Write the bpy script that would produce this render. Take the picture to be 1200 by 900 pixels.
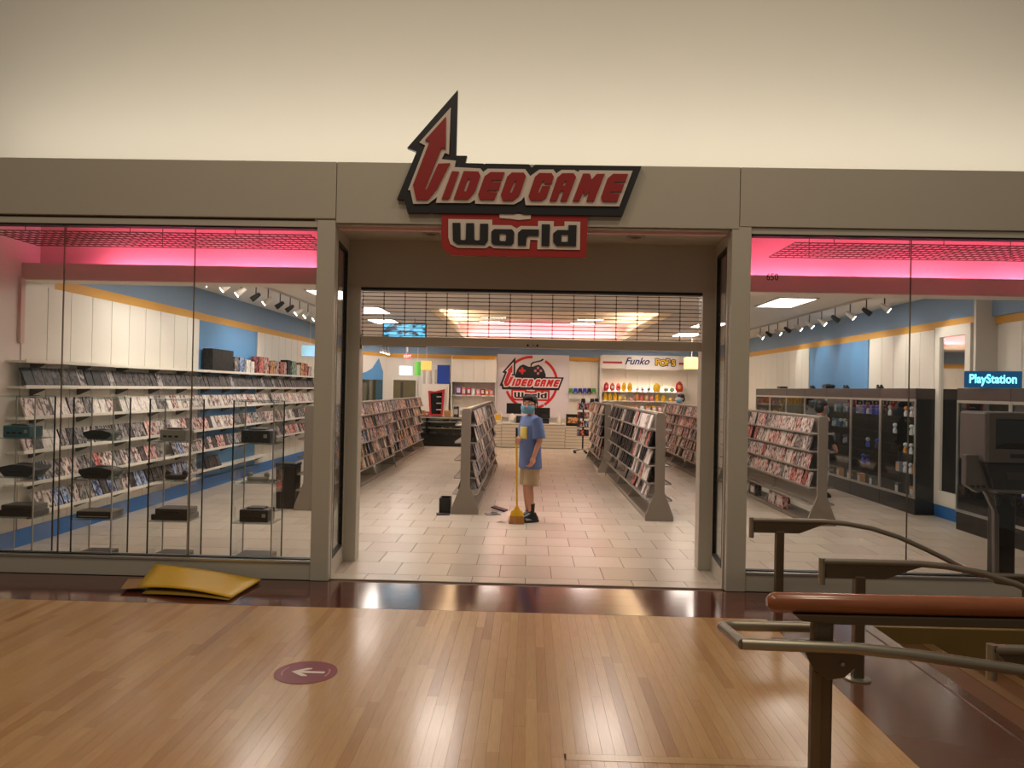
import bpy, bmesh, math, random
from mathutils import Vector, Matrix
R = math.radians
rnd = random.Random(7)
for o in list(bpy.data.objects): bpy.data.objects.remove(o, do_unlink=True)
SC = bpy.context.scene
COL = SC.collection

# ------------------------------------------------------------------ camera
CAM_H = 1.65; FPX = 900.0; YAW = R(1.28); PITCH = R(0.36); ROLL = R(1.15)
cam_d = bpy.data.cameras.new('camera'); cam = bpy.data.objects.new('camera', cam_d); COL.objects.link(cam)
CM = Matrix.Rotation(YAW, 3, 'Z') @ Matrix.Rotation(R(90) + PITCH, 3, 'X') @ Matrix.Rotation(ROLL, 3, 'Z')
cam.matrix_world = Matrix.Translation((0, 0, CAM_H)) @ CM.to_4x4()
cam_d.sensor_width = 36; cam_d.lens = 36 * FPX / 1200; cam_d.clip_start = 0.05
SC.camera = cam
# ------------------------------------------------------------------ view, world, large lights
SC.view_settings.view_transform = 'Standard'; SC.view_settings.look = 'None'
SC.view_settings.exposure = 0.0; SC.view_settings.gamma = 1.0; SC.view_settings.use_curve_mapping = False
wd = bpy.data.worlds.new('world'); SC.world = wd; wd.use_nodes = True
bg = wd.node_tree.nodes['Background']; bg.inputs[0].default_value = (1.0, 0.89, 0.74, 1); bg.inputs[1].default_value = 0.12

def area_light(name, loc, size, power, col, rot=(0, 0, 0)):
    l = bpy.data.lights.new(name, 'AREA'); l.shape = 'RECTANGLE'; l.size, l.size_y = size
    l.energy = power; l.color = col
    o = bpy.data.objects.new(name, l); o.location = loc; o.rotation_euler = rot; COL.objects.link(o); return o
# lamps under the mall ceiling, over the concourse behind and above the camera
for x in (-2.0, 2.4):
    for y in (0.4, 3.6):
        area_light('mall_ceiling_lamp', (x, y, 7.2), (0.9, 0.9), 60, (1, .84, .64))
# cove lamp hidden in the trough on top of the shop fascia, washing the wall above
area_light('cove_lamp', (0.3, 6.62, 3.49), (11.4, 0.08), 84, (1, .95, .88), (R(180 - 12), 0, 0))

def at(px, py, Y):
    d = CM @ Vector(((px - 600) / FPX, -(py - 450) / FPX, -1)); t = Y / d.y
    return Vector((d.x * t, Y, CAM_H + d.z * t))
def ground(px, py, z=0.0):
    d = CM @ Vector(((px - 600) / FPX, -(py - 450) / FPX, -1)); t = (z - CAM_H) / d.z
    return Vector((d.x * t, d.y * t, z))

# ------------------------------------------------------------------ materials
def lin(c):
    return tuple((v / 255 / 12.92 if v <= 10.3 else ((v / 255 + .055) / 1.055) ** 2.4) for v in c) + (1,)
MATS = {}
def mat(name, rgb, rough=.5, metal=0.0, noise=0.0, scale=8.0, bump=0.0, emit=0.0, spec=.5, stretch=None, coat=0.0, ecol=None):
    if name in MATS: return MATS[name]
    m = bpy.data.materials.new(name); m.use_nodes = True; nt = m.node_tree; b = nt.nodes['Principled BSDF']
    c = lin(rgb); b.inputs['Base Color'].default_value = c; b.inputs['Roughness'].default_value = rough
    b.inputs['Metallic'].default_value = metal; b.inputs['Specular IOR Level'].default_value = spec
    b.inputs['Coat Weight'].default_value = coat; b.inputs['Coat Roughness'].default_value = .12
    if noise or bump:
        tc = nt.nodes.new('ShaderNodeNewGeometry'); mp = nt.nodes.new('ShaderNodeMapping')
        mp.inputs['Scale'].default_value = stretch or (1, 1, 1)
        nt.links.new(tc.outputs['Position'], mp.inputs['Vector'])
        n = nt.nodes.new('ShaderNodeTexNoise'); n.inputs['Scale'].default_value = scale; n.inputs['Detail'].default_value = 5
        nt.links.new(mp.outputs[0], n.inputs['Vector'])
        if noise:
            mx = nt.nodes.new('ShaderNodeMix'); mx.data_type = 'RGBA'
            mx.inputs['A'].default_value = tuple(v * (1 - noise) for v in c[:3]) + (1,)
            mx.inputs['B'].default_value = tuple(min(1, v * (1 + noise)) for v in c[:3]) + (1,)
            nt.links.new(n.outputs['Fac'], mx.inputs['Factor']); nt.links.new(mx.outputs['Result'], b.inputs['Base Color'])
        if bump:
            bp = nt.nodes.new('ShaderNodeBump'); bp.inputs['Strength'].default_value = bump; bp.inputs['Distance'].default_value = .01
            nt.links.new(n.outputs['Fac'], bp.inputs['Height']); nt.links.new(bp.outputs[0], b.inputs['Normal'])
    if emit:
        b.inputs['Emission Color'].default_value = lin(ecol or rgb); b.inputs['Emission Strength'].default_value = emit
    MATS[name] = m; return m
def glass_mat(name, tint=(1, 1, 1), refl=.8):
    if name in MATS: return MATS[name]
    m = bpy.data.materials.new(name); m.use_nodes = True; nt = m.node_tree; nt.nodes.clear()
    out = nt.nodes.new('ShaderNodeOutputMaterial'); mx = nt.nodes.new('ShaderNodeMixShader')
    tr = nt.nodes.new('ShaderNodeBsdfTransparent'); tr.inputs[0].default_value = (*tint, 1)
    gl = nt.nodes.new('ShaderNodeBsdfGlossy'); gl.inputs['Roughness'].default_value = .0
    # Schlick reflectance, the same from both sides of the pane
    g = nt.nodes.new('ShaderNodeNewGeometry'); dt = nt.nodes.new('ShaderNodeVectorMath'); dt.operation = 'DOT_PRODUCT'
    nt.links.new(g.outputs['Normal'], dt.inputs[0]); nt.links.new(g.outputs['Incoming'], dt.inputs[1])
    def mth(op, a, b=None):
        m_ = nt.nodes.new('ShaderNodeMath'); m_.operation = op
        for i, v in enumerate((a, b)):
            if v is None: continue
            if isinstance(v, (int, float)): m_.inputs[i].default_value = v
            else: nt.links.new(v, m_.inputs[i])
        return m_.outputs[0]
    c5 = mth('POWER', mth('SUBTRACT', 1.0, mth('ABSOLUTE', dt.outputs['Value'])), 5.0)
    fac = mth('MULTIPLY', mth('ADD', mth('MULTIPLY', c5, .96), .04), refl)
    nt.links.new(fac, mx.inputs[0])
    nt.links.new(tr.outputs[0], mx.inputs[1]); nt.links.new(gl.outputs[0], mx.inputs[2]); nt.links.new(mx.outputs[0], out.inputs[0])
    MATS[name] = m; return m
def art_mat(name, rgb, rgb2, rgb3, scale=34):
    """printed cover: blotches of three colours"""
    if name in MATS: return MATS[name]
    m = bpy.data.materials.new(name); m.use_nodes = True; nt = m.node_tree; b = nt.nodes['Principled BSDF']
    b.inputs['Roughness'].default_value = .5; b.inputs['Specular IOR Level'].default_value = .3
    g = nt.nodes.new('ShaderNodeNewGeometry')
    mp = nt.nodes.new('ShaderNodeMapping'); mp.inputs['Scale'].default_value = (1, 1, .55)
    nt.links.new(g.outputs['Position'], mp.inputs['Vector'])
    v = nt.nodes.new('ShaderNodeTexVoronoi'); v.inputs['Scale'].default_value = scale
    n = nt.nodes.new('ShaderNodeTexNoise'); n.inputs['Scale'].default_value = scale * .8; n.inputs['Detail'].default_value = 3
    nt.links.new(mp.outputs[0], v.inputs['Vector']); nt.links.new(mp.outputs[0], n.inputs['Vector'])
    sep = nt.nodes.new('ShaderNodeSeparateColor'); nt.links.new(v.outputs['Color'], sep.inputs[0])
    m1 = nt.nodes.new('ShaderNodeMix'); m1.data_type = 'RGBA'; m1.inputs['A'].default_value = lin(rgb); m1.inputs['B'].default_value = lin(rgb2)
    nt.links.new(sep.outputs[0], m1.inputs['Factor'])
    r = nt.nodes.new('ShaderNodeMapRange'); r.inputs['From Min'].default_value = .52; r.inputs['From Max'].default_value = .56
    nt.links.new(n.outputs['Fac'], r.inputs['Value'])
    m2 = nt.nodes.new('ShaderNodeMix'); m2.data_type = 'RGBA'; m2.inputs['B'].default_value = lin(rgb3)
    nt.links.new(r.outputs[0], m2.inputs['Factor']); nt.links.new(m1.outputs['Result'], m2.inputs['A'])
    nt.links.new(m2.outputs['Result'], b.inputs['Base Color']); MATS[name] = m; return m

GLASS = glass_mat('storefront_glass', (.97, .985, .975), .9)
CGLASS = glass_mat('cabinet_glass', (.95, .97, .97), 1.0)
M_FASCIA = mat('fascia_paint', (186, 178, 162), .55, noise=.03, scale=3)
M_UPPER = mat('upper_wall_paint', (224, 216, 198), .8, noise=.02, scale=2)
M_FRAME = mat('cream_frame', (192, 185, 170), .4)
M_GASKET = mat('black_gasket', (14, 14, 14), .5)
M_PINKW = mat('cove_wall_paint', (236, 190, 192), .7)
M_BEAM = mat('beam_paint', (226, 196, 186), .7)
M_CEIL = mat('store_ceiling', (250, 242, 233), .9, noise=.02, scale=5)
M_WHITE = mat('white_laminate', (232, 226, 214), .35)
M_WHITE2 = mat('white_paint', (228, 222, 212), .6)
M_BLUE = mat('blue_wall', (92, 152, 205), .5)
M_BLUEUP = mat('blue_upper_wall', (138, 165, 196), .7)
M_BLUEB = mat('blue_baseboard', (38, 112, 184), .4)
M_ORANGE = mat('ochre_band', (222, 163, 62), .5)
M_STEEL = mat('brushed_bronze_steel', (156, 148, 132), .36, .7, noise=.08, scale=40, stretch=(.2, 4, 4))
M_STEELD = mat('dark_bronze_plate', (104, 90, 70), .42, .6)
M_CHROME = mat('chrome', (200, 200, 200), .18, 1.0)
M_GREY = mat('grey_gondola_metal', (144, 134, 122), .45, .1)
M_GREYL = mat('light_shelf_edge', (188, 178, 166), .4)
M_BLACK = mat('black_plastic', (20, 19, 19), .35)
M_BLACK2 = mat('black_laminate', (26, 23, 22), .25)
M_BROWNH = mat('dark_brown_header', (66, 54, 50), .4)
M_SILVER = mat('silver_frame', (190, 188, 182), .3, .8)
M_YELLOW = mat('yellow_plastic', (228, 178, 26), .4)

# ------------------------------------------------------------------ mesh helpers
class MB:
    def __init__(s): s.v = []; s.f = []; s.mi = []; s.m = 0
    def add(s, vs, fs):
        b = len(s.v); s.v += [tuple(v) for v in vs]; s.f += [tuple(i + b for i in f) for f in fs]; s.mi += [s.m] * len(fs); return s
    def box(s, c, d, rot=None):
        x, y, z = d[0] / 2, d[1] / 2, d[2] / 2
        vs = [Vector((i * x, j * y, k * z)) for k in (-1, 1) for j in (-1, 1) for i in (-1, 1)]
        if rot is not None: vs = [rot @ v for v in vs]
        c = Vector(c)
        return s.add([v + c for v in vs], [(0, 2, 3, 1), (4, 5, 7, 6), (0, 1, 5, 4), (2, 6, 7, 3), (0, 4, 6, 2), (1, 3, 7, 5)])
    def b2(s, a, b):
        return s.box([(a[i] + b[i]) / 2 for i in range(3)], [abs(b[i] - a[i]) for i in range(3)])
    def prism(s, poly, a, b, axis='y'):
        n = len(poly)
        def P(u, w, t): return {'y': (u, t, w), 'x': (t, u, w), 'z': (u, w, t)}[axis]
        vs = [P(u, w, a) for u, w in poly] + [P(u, w, b) for u, w in poly]
        return s.add(vs, [tuple(range(n))[::-1], tuple(range(n, 2 * n))] + [(i, (i + 1) % n, n + (i + 1) % n, n + i) for i in range(n)])
    def tube(s, path, r, n=10, cap=True):
        path = [Vector(p) for p in path]; rs = r if isinstance(r, (list, tuple)) else [r] * len(path)
        vs = []; up = None
        for i, p in enumerate(path):
            t = (path[min(i + 1, len(path) - 1)] - path[max(i - 1, 0)]).normalized()
            if up is None: up = t.orthogonal().normalized()
            else:
                up = up - t * up.dot(t)
                up = up.normalized() if up.length > 1e-6 else t.orthogonal().normalized()
            w = t.cross(up)
            for k in range(n):
                a = 2 * math.pi * k / n; vs.append(p + (up * math.cos(a) + w * math.sin(a)) * rs[i])
        fs = [(i * n + k, i * n + (k + 1) % n, (i + 1) * n + (k + 1) % n, (i + 1) * n + k) for i in range(len(path) - 1) for k in range(n)]
        if cap: fs += [tuple(range(n))[::-1], tuple(range((len(path) - 1) * n, len(path) * n))]
        return s.add(vs, fs)
    def lathe(s, prof, c=(0, 0, 0), n=20, sx=1, sy=1, rz=0):
        vs = []; cr, sr = math.cos(rz), math.sin(rz)
        for r, z in prof:
            for k in range(n):
                a = 2 * math.pi * k / n; x, y = r * math.cos(a) * sx, r * math.sin(a) * sy
                vs.append((c[0] + x * cr - y * sr, c[1] + x * sr + y * cr, c[2] + z))
        L = len(prof)
        fs = [(i * n + k, i * n + (k + 1) % n, (i + 1) * n + (k + 1) % n, (i + 1) * n + k) for i in range(L - 1) for k in range(n)]
        fs += [tuple(range(n))[::-1], tuple(range((L - 1) * n, L * n))]
        return s.add(vs, fs)
    def ellipsoid(s, c, r, n=16, rz=0):
        m = n // 2
        prof = [(max(math.sin(math.pi * i / m), .02), -math.cos(math.pi * i / m)) for i in range(m + 1)]
        return s.lathe([(p * 1.0, z * r[2]) for p, z in prof], c, n, r[0], r[1], rz)
    def loft(s, rings, n=20, rz=0):
        """rings of (x, y, z, a, b): stacked ellipses, closed"""
        vs = []; cr, sr = math.cos(rz), math.sin(rz)
        for cx, cy, cz, a, b in rings:
            for k in range(n):
                t = 2 * math.pi * k / n; x, y = a * math.cos(t), b * math.sin(t)
                vs.append((cx + x * cr - y * sr, cy + x * sr + y * cr, cz))
        L = len(rings)
        fs = [(i * n + k, i * n + (k + 1) % n, (i + 1) * n + (k + 1) % n, (i + 1) * n + k) for i in range(L - 1) for k in range(n)]
        fs += [tuple(range(n))[::-1], tuple(range((L - 1) * n, L * n))]
        return s.add(vs, fs)
    def mesh(s, name, mats):
        me = bpy.data.meshes.new(name); me.from_pydata(s.v, [], s.f)
        for m in (mats if isinstance(mats, (list, tuple)) else [mats]): me.materials.append(m)
        if any(s.mi): me.polygons.foreach_set('material_index', s.mi)
        bm = bmesh.new(); bm.from_mesh(me); bmesh.ops.recalc_face_normals(bm, faces=bm.faces); bm.to_mesh(me); bm.free()
        return me
    def build(s, name, mats, parent=None, smooth=False, bevel=0, seg=2):
        return link(name, s.mesh(name, mats), parent, smooth, bevel, seg)
def link(name, me, parent=None, smooth=False, bevel=0, seg=2):
    o = bpy.data.objects.new(name, me); COL.objects.link(o); o.parent = parent
    if smooth:
        me.polygons.foreach_set('use_smooth', [True] * len(me.polygons))
        me.set_sharp_from_angle(angle=R(40))
    if bevel:
        b = o.modifiers.new('bevel', 'BEVEL'); b.width = bevel; b.segments = seg; b.limit_method = 'ANGLE'; b.angle_limit = R(40)
    return o
def tag(o, label=None, cat=None, group=None, kind=None):
    if label: o['label'] = label
    if cat: o['category'] = cat
    if group: o['group'] = group
    if kind: o['kind'] = kind
    return o
def thing(name, label, cat, loc=(0, 0, 0), rz=0, group=None):
    o = bpy.data.objects.new(name, None); COL.objects.link(o); o.empty_display_size = .1
    o.location = loc; o.rotation_euler = (0, 0, rz); return tag(o, label, cat, group)
def struct(name, mb, m, parent=None, label=None, **k):
    o = mb.build(name, m, parent, **k)
    if parent is None: o['kind'] = 'structure'
    if label: o['label'] = label
    return o
def box(a, b): return MB().b2(a, b)
def inst(o, loc, parent=None, rot=None):
    c = o.copy(); COL.objects.link(c); c.location = loc
    if rot is not None: c.rotation_euler = rot
    if parent is not None: c.parent = parent
    return c
def copy_tree(o, parent=None):
    c = o.copy(); COL.objects.link(c)
    if parent is not None: c.parent = parent
    for ch in list(o.children): copy_tree(ch, c)
    return c
def evalmesh(o):
    dg = bpy.context.evaluated_depsgraph_get(); me = bpy.data.meshes.new_from_object(o.evaluated_get(dg))
    d = o.data; bpy.data.objects.remove(o, do_unlink=True)
    return me
def flat_shape(loops, depth, name='shape'):
    """loops of 2D points (outer + holes), upright in XZ facing -Y, front face at y = -depth"""
    cu = bpy.data.curves.new(name, 'CURVE'); cu.dimensions = '2D'; cu.fill_mode = 'BOTH'; cu.extrude = depth / 2
    for lp in loops:
        sp = cu.splines.new('POLY'); sp.points.add(len(lp) - 1); sp.use_cyclic_u = True
        for p, (x, y) in zip(sp.points, lp): p.co = (x, y, 0, 1)
    o = bpy.data.objects.new(name, cu); COL.objects.link(o); me = evalmesh(o)
    for v in me.vertices: x, y, z = v.co; v.co = (x, -z - depth / 2, y)
    return me
def text_mesh(txt, size, depth, align='CENTER', shear=0.0, bold=0.0):
    cu = bpy.data.curves.new('lettering', 'FONT'); cu.body = txt; cu.size = size; cu.extrude = depth / 2; cu.align_x = align
    cu.shear = shear; cu.offset = bold; cu.resolution_u = 3
    o = bpy.data.objects.new('lettering', cu); COL.objects.link(o); me = evalmesh(o)
    for v in me.vertices: x, y, z = v.co; v.co = (x, -z - depth / 2, y)
    return me
def setmat(me, m):
    me.materials.clear(); me.materials.append(m); return me
ONES = 'zeroth first second third fourth fifth sixth seventh eighth ninth tenth eleventh twelfth thirteenth fourteenth fifteenth sixteenth seventeenth eighteenth nineteenth'.split()
def ordinal(n):
    if n < 20: return ONES[n]
    t, u = divmod(n, 10)
    T = {2: 'twent', 3: 'thirt', 4: 'fort', 5: 'fift', 6: 'sixt', 7: 'sevent', 8: 'eight', 9: 'ninet'}[t]
    return T + 'ieth' if u == 0 else T + 'y-' + ONES[u]
def arc(c, r, a0, a1, n):
    return [(c[0] + r * math.cos(R(a0 + (a1 - a0) * i / n)), c[1] + r * math.sin(R(a0 + (a1 - a0) * i / n))) for i in range(n + 1)]

# ================================================================== FLOORS
YF = 6.43            # face of the shop front
XL, XR, XR2 = -5.0, 5.7, 5.95   # shop side walls
YB = 24.4            # back wall
CZ = 3.08            # shop ceiling
# --- mall wood strip floor
woods = [mat('maple_%s' % n, c, .27, noise=.2, scale=4, stretch=(26, 1.6, 1), coat=.16, spec=.5) for n, c in
         (('honey', (188, 145, 93)), ('amber', (182, 138, 87)), ('pale', (194, 153, 100)), ('tan', (174, 129, 79)), ('gold', (190, 148, 92)), ('umber', (164, 119, 72)))]
M_UNDER = mat('dark_joint', (96, 64, 40), .6)
fw = struct('floor', box((-8, -2, -.06), (1.77, 5.68, -.012)), M_UNDER)
PW = .0585
pieces = []
x = 1.77 - PW / 2
while x > -7.9:
    y = 3.47 - rnd.random() * .9 if x > 0.2 else 3.35 - rnd.random() * .9
    y = max(y, 1.2); first = True
    yy = 3.5 if x > .2 else 2.3 + rnd.random() * .7
    if yy == 3.5: yy = 3.5
    while yy < 5.68 - .02:
        L = .55 + rnd.random() * .9
        e = min(5.68, yy + L)
        if 5.68 - e < .2: e = 5.68
        pieces.append((x, yy, e)); yy = e
    x -= PW
def pl_key(p):
    cx, cy = p[0], (p[1] + p[2]) / 2
    vis = abs(cx) < .7 * p[2] + .1
    return (0 if vis else 1, -(p[2] - p[1]) / max(cy, 1) ** 2)
pieces.sort(key=pl_key)
def plank_mb(mb, x, y0, y1):
    c = .0009
    return mb.box((x, (y0 + y1) / 2, -.006), (PW - c, y1 - y0 - c, .012))
PLM = {}
rest = [MB() for _ in woods]
for i, (x, y0, y1) in enumerate(pieces):
    w = rnd.choice([0, 0, 0, 1, 1, 1, 2, 3, 3, 4, 4, 5]) if i % 4 else rnd.choice([0, 1, 4])
    if i < 300: plank_mb(MB(), x, y0, y1).build('plank', woods[w], fw)
    else:
        rest[0].m = w; plank_mb(rest[0], x, y0, y1)
# back part of the floor near the camera: more strips, past the limit
x = 1.77 - PW / 2
while x > -7.9:
    yy = -2
    lim = min([p[1] for p in pieces if abs(p[0] - x) < .01] + [9])
    lim = 3.44 if x > .2 else lim
    while yy < lim:
        e = min(lim, yy + 1.1 + rnd.random() * .5); rest[0].m = rnd.choice([0, 1, 2, 3, 4]); plank_mb(rest[0], x, yy, e); yy = e
    x -= PW
tag(rest[0].build('planks', woods, fw), kind='stuff')
MB().box((.985, 3.468, -.005), (1.57, .058, .0125)).build('border_plank', woods[4], fw)
# --- maroon border boards in front of the shop
maroon = [mat('mahogany_%s' % n, c, .12, noise=.12, scale=6, stretch=(1.2, 12, 1), coat=.4) for n, c in
          (('deep', (82, 40, 34)), ('plum', (88, 44, 40)), ('russet', (92, 46, 36)))]
fb = struct('floor', box((-8, 5.68, -.06), (8, YF + .1, -.012)), M_UNDER)
for k in range(3):
    y0 = 5.682 + k * .2493; xx = -8 - rnd.random()
    while xx < 7.9:
        e = min(8, xx + 1.5 + rnd.random() * .9)
        MB().box(((xx + e) / 2, y0 + .1245, -.006), (e - xx - .0015, .2475, .012)).build('border_board', rnd.choice(maroon), fb); xx = e
# --- landing and stairs going down to the right
M_LAND = mat('brown_landing', (104, 72, 56), .16, noise=.1, scale=4, coat=.3)
M_NOSE = mat('stair_nosing', (128, 98, 62), .4)
M_TREAD = mat('stair_tread', (112, 78, 46), .45, noise=.1, scale=5)
M_OLIVE = mat('stairwell_wall', (118, 94, 44), .6, noise=.06, scale=3)
fl = struct('floor', box((1.772, -2, -.1), (2.48, 5.678, -.001)), M_LAND)
fs = struct('floor', box((4.3, -2, -.6), (8, 5.9, -.52)), M_TREAD)
for k in range(4):
    x0 = 2.48 + .45 * k; z = -.13 * (k + 1)
    box((x0 + .0, -2, z - .1), (x0 + .45 if k < 3 else 4.4, 5.86, z)).build('step', M_TREAD, fs)
    box((x0 - .07, -2, z + .13 - .025), (x0 + .012, 5.86, z + .135)).build('step_nosing', M_NOSE if k else M_LAND, fs)
    box((x0 - .01, -2, z), (x0 + .006, 5.86, z + .105)).build('step_riser', M_UNDER, fs)
struct('wall_stairwell', box((2.48, 5.60, -.6), (8, 5.68, -.0125)), M_OLIVE)

# --- shop tile floor
tiles = [mat('tile_%s' % n, c, .28, noise=.05, scale=7, spec=.4) for n, c in (('cream', (198, 186, 170)), ('sand', (191, 178, 162)), ('stone', (203, 192, 177)))]
M_GROUT = mat('grout', (120, 104, 88), .9)
ft = struct('floor', box((XL - .4, YF + .1, -.06), (XR2 + .3, YB + .3, -.006)), M_GROUT)
TW = .46
cand = []
yy = 6.53; r = 0
while yy < YB:
    y1 = 6.73 + .46 * r
    off = 0 if r % 2 == 0 else .23
    k = -12
    while k < 14:
        x0 = max(XL - .4, k * TW + off); x1 = min(XR2 + .3, (k + 1) * TW + off)
        if x1 - x0 > .03: cand.append((x0, x1, yy, min(y1, YB)))
        k += 1
    yy = y1; r += 1
tile_me = {}
def tkey(t):
    px = 620 + (t[0] + t[1]) / 2 / t[3] * 900; py = 457 + 1.65 / t[3] * 900
    vis = (-10 < px < 1210)
    return (0 if vis else 1, t[2])
cand.sort(key=tkey)
rest = MB()
for i, (x0, x1, y0, y1) in enumerate(cand):
    w = rnd.randrange(3); d = (round(x1 - x0 - .006, 3), round(y1 - y0 - .006, 3), .01)
    if i < 300:
        if (w, d) not in tile_me:
            tile_me[(w, d)] = MB().box((0, 0, -.005), d).mesh('tile', tiles[w])
        o = link('tile', tile_me[(w, d)], ft); o.location = ((x0 + x1) / 2, (y0 + y1) / 2, 0)
    else: rest.m = w; rest.box(((x0 + x1) / 2, (y0 + y1) / 2, -.005), d)
tag(rest.build('tiles', tiles, ft), kind='stuff')

# ================================================================== SHOP FRONT
struct('wall_front', box((-8, 7.45, 3.40), (8, 7.6, 8.5)), M_UPPER)
# fascia: three panels
FT, FB = 3.535, 3.02
fa = struct('trim_1', box((-8, YF + .06, FB + .06), (8, YF + .12, FT - .02)), M_FRAME)
for a, b, zb in ((-8, -1.66, 3.055), (-1.655, 1.725, FB), (1.73, 8, 3.04)):
    box((a, YF, zb), (b, YF + .06, FT)).build('fascia_panel', M_FASCIA, fa, bevel=.004)
box((-8, YF + .06, 3.40), (8, 7.45, 3.44)).build('cove_trough', M_FRAME, fa)
# entrance recess: soffit, lintel and its sides
struct('ceiling_recess', box((-1.84, YF + .02, FB), (1.84, 7.32, FB + .06)), M_FASCIA)
struct('wall_lintel', box((-1.84, 7.18, 2.58), (1.84, 7.30, FB)), M_FASCIA)
# posts
def post(n, x0, x1, y0, y1, z1=FB + .02):
    return struct('trim_%d' % n, box((x0, y0, 0), (x1, y1, z1)), M_FRAME, bevel=.006)
post(2, -1.815, -1.66, YF + .005, YF + .08); post(3, 1.668, 1.83, YF + .005, YF + .08)
post(4, -1.745, -1.60, 7.18, 7.34, 2.6); post(5, 1.60, 1.745, 7.18, 7.34, 2.6)
# windows
def shop_window(n, x0, x1, joints):
    w = struct('window_%d' % n, box((x0, YF + .02, 0), (x1, YF + .16, .145)), M_FRAME, bevel=.006)
    box((x0, YF + .01, .145), (x1, YF + .17, .162)).build('sill_cap', M_SILVER, w)
    box((x0, YF + .02, 2.985), (x1, YF + .16, 3.035)).build('head_frame', M_FRAME, w)
    box((x0, YF + .03, 2.972), (x1, YF + .13, 2.985)).build('gasket', M_GASKET, w)
    box((x0, YF + .06, .162), (x1, YF + .12, .170)).build('gasket', M_GASKET, w)
    xs = [x0] + joints + [x1]
    for a, b in zip(xs, xs[1:]):
        box((a + .003, YF + .085, .165), (b - .003, YF + .095, 2.98)).build('pane', GLASS, w)
    for j in joints: box((j - .003, YF + .083, .165), (j + .003, YF + .097, 2.98)).build('pane_joint', M_STEELD, w)
    return w
w1 = shop_window(1, -8, -1.815, [-6.0, at(72, 455, 6.52).x, at(225, 455, 6.52).x])
w2 = shop_window(2, 1.83, 8, [at(1065, 455, 6.52).x, 6.1])
t6 = setmat(text_mesh('650', .085, .003), mat('decal_black', (20, 10, 12), .5))
for v in t6.vertices: v.co.x *= .8
o = link('number_decal', t6, w2); o.location = at(905, 328.5, YF + .084)
# sidelights, splayed a little
def sidelight(n, s):
    a = Vector((s * 1.675, YF + .085, 0)); b = Vector((s * 1.735, 7.19, 0)); d = (b - a); L = d.length
    w = bpy.data.objects.new('window_%d' % n, None); COL.objects.link(w); w['kind'] = 'structure'
    w.location = a; w.rotation_euler = (0, 0, math.atan2(d.y, d.x))
    for (u0, u1, z0, z1) in ((0, L, 0, .16), (0, L, 2.9, FB), (0, .05, .16, 2.9), (L - .09, L, .16, 2.9)):
        box((u0, -.018, z0), (u1, .018, z1)).build('frame', M_FRAME, w)
    for (u0, u1, z0, z1) in ((L - .115, L - .09, .16, 2.9), (.05, L - .115, .16, .185), (.05, L - .115, 2.875, 2.9), (.05, .07, .185, 2.875)):
        box((u0, -.02, z0), (u1, .02, z1)).build('gasket', M_GASKET, w)
    box((.07, -.005, .185), (L - .115, .005, 2.875)).build('pane', GLASS, w)
sidelight(3, -1); sidelight(4, 1)
# downlights in the recess soffit
M_LAMPOFF = mat('lamp_reflector', (170, 160, 140), .2, .8)
for px, py, nm in ((505, 275, 'left of'), (745, 279.5, 'right of')):
    p = at(px, py, 6.83)
    t = thing('downlight', 'unlit recessed downlight in the entrance soffit, %s the red sign panel' % nm, 'light', (p.x, 6.83, FB))
    MB().lathe([(.075, -.006), (.085, -.006), (.085, .0), (.06, .0), (.06, -.003)], n=20).build('trim_ring', M_SILVER, t, smooth=True)
    MB().lathe([(.058, -.004), (.03, -.012), (.001, -.014)], n=16).build('lamp', M_LAMPOFF, t, smooth=True)

# --- rolling grille
t = thing('rolling_grille', 'half lowered rolling security grille of thin rods across the shop entrance', 'grille', (0, 7.24, 0))
gx0, gx1 = -1.60, 1.615
rod = MB().tube([(gx0, 0, 0), (gx1, 0, 0)], .0035, 6)
rme = rod.mesh('rod', M_STEELD); zs = []
z = 2.135
k = 0
while z < 2.57:
    o = link('rod', rme, t); o.location = (0, 0, z); zs.append(z); z += .0365; k += 1
lk = MB()
for i, zz in enumerate(zs[:-1]): lk.box((0, 0, zz + .018), (.006, .006, .03))
for zz in zs: lk.lathe([(.008, -.006), (.008, .006)], (0, 0, zz), 6)
lme = lk.mesh('link_chain', M_STEELD)
n = 16
for i in range(n + 1):
    o = link('link_chain', lme, t); o.location = (gx0 + .012 + (gx1 - gx0 - .024) * i / n, 0, 0)
box((gx0, -.03, 2.035), (gx1, .03, 2.12)).build('bottom_bar', mat('bar_aluminium', (190, 174, 154), .45, .1), t, bevel=.004)
for i, xx in enumerate((-.02, .03, .07)):
    MB().tube([(xx, -.03, 2.06), (xx, -.045, 2.06)], .011 if i != 1 else .007, 10).build('lock_cylinder', M_BLACK if i != 1 else M_CHROME, t)
box((gx0 - .01, -.05, 2.555), (gx1 + .01, .05, 2.58)).build('slot', M_GASKET, t)
for xx in (gx0 - .012, gx1 + .012): box((xx - .012, -.035, 2.0), (xx + .012, .035, 2.14)).build('guide_shoe', M_GASKET, t)

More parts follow.
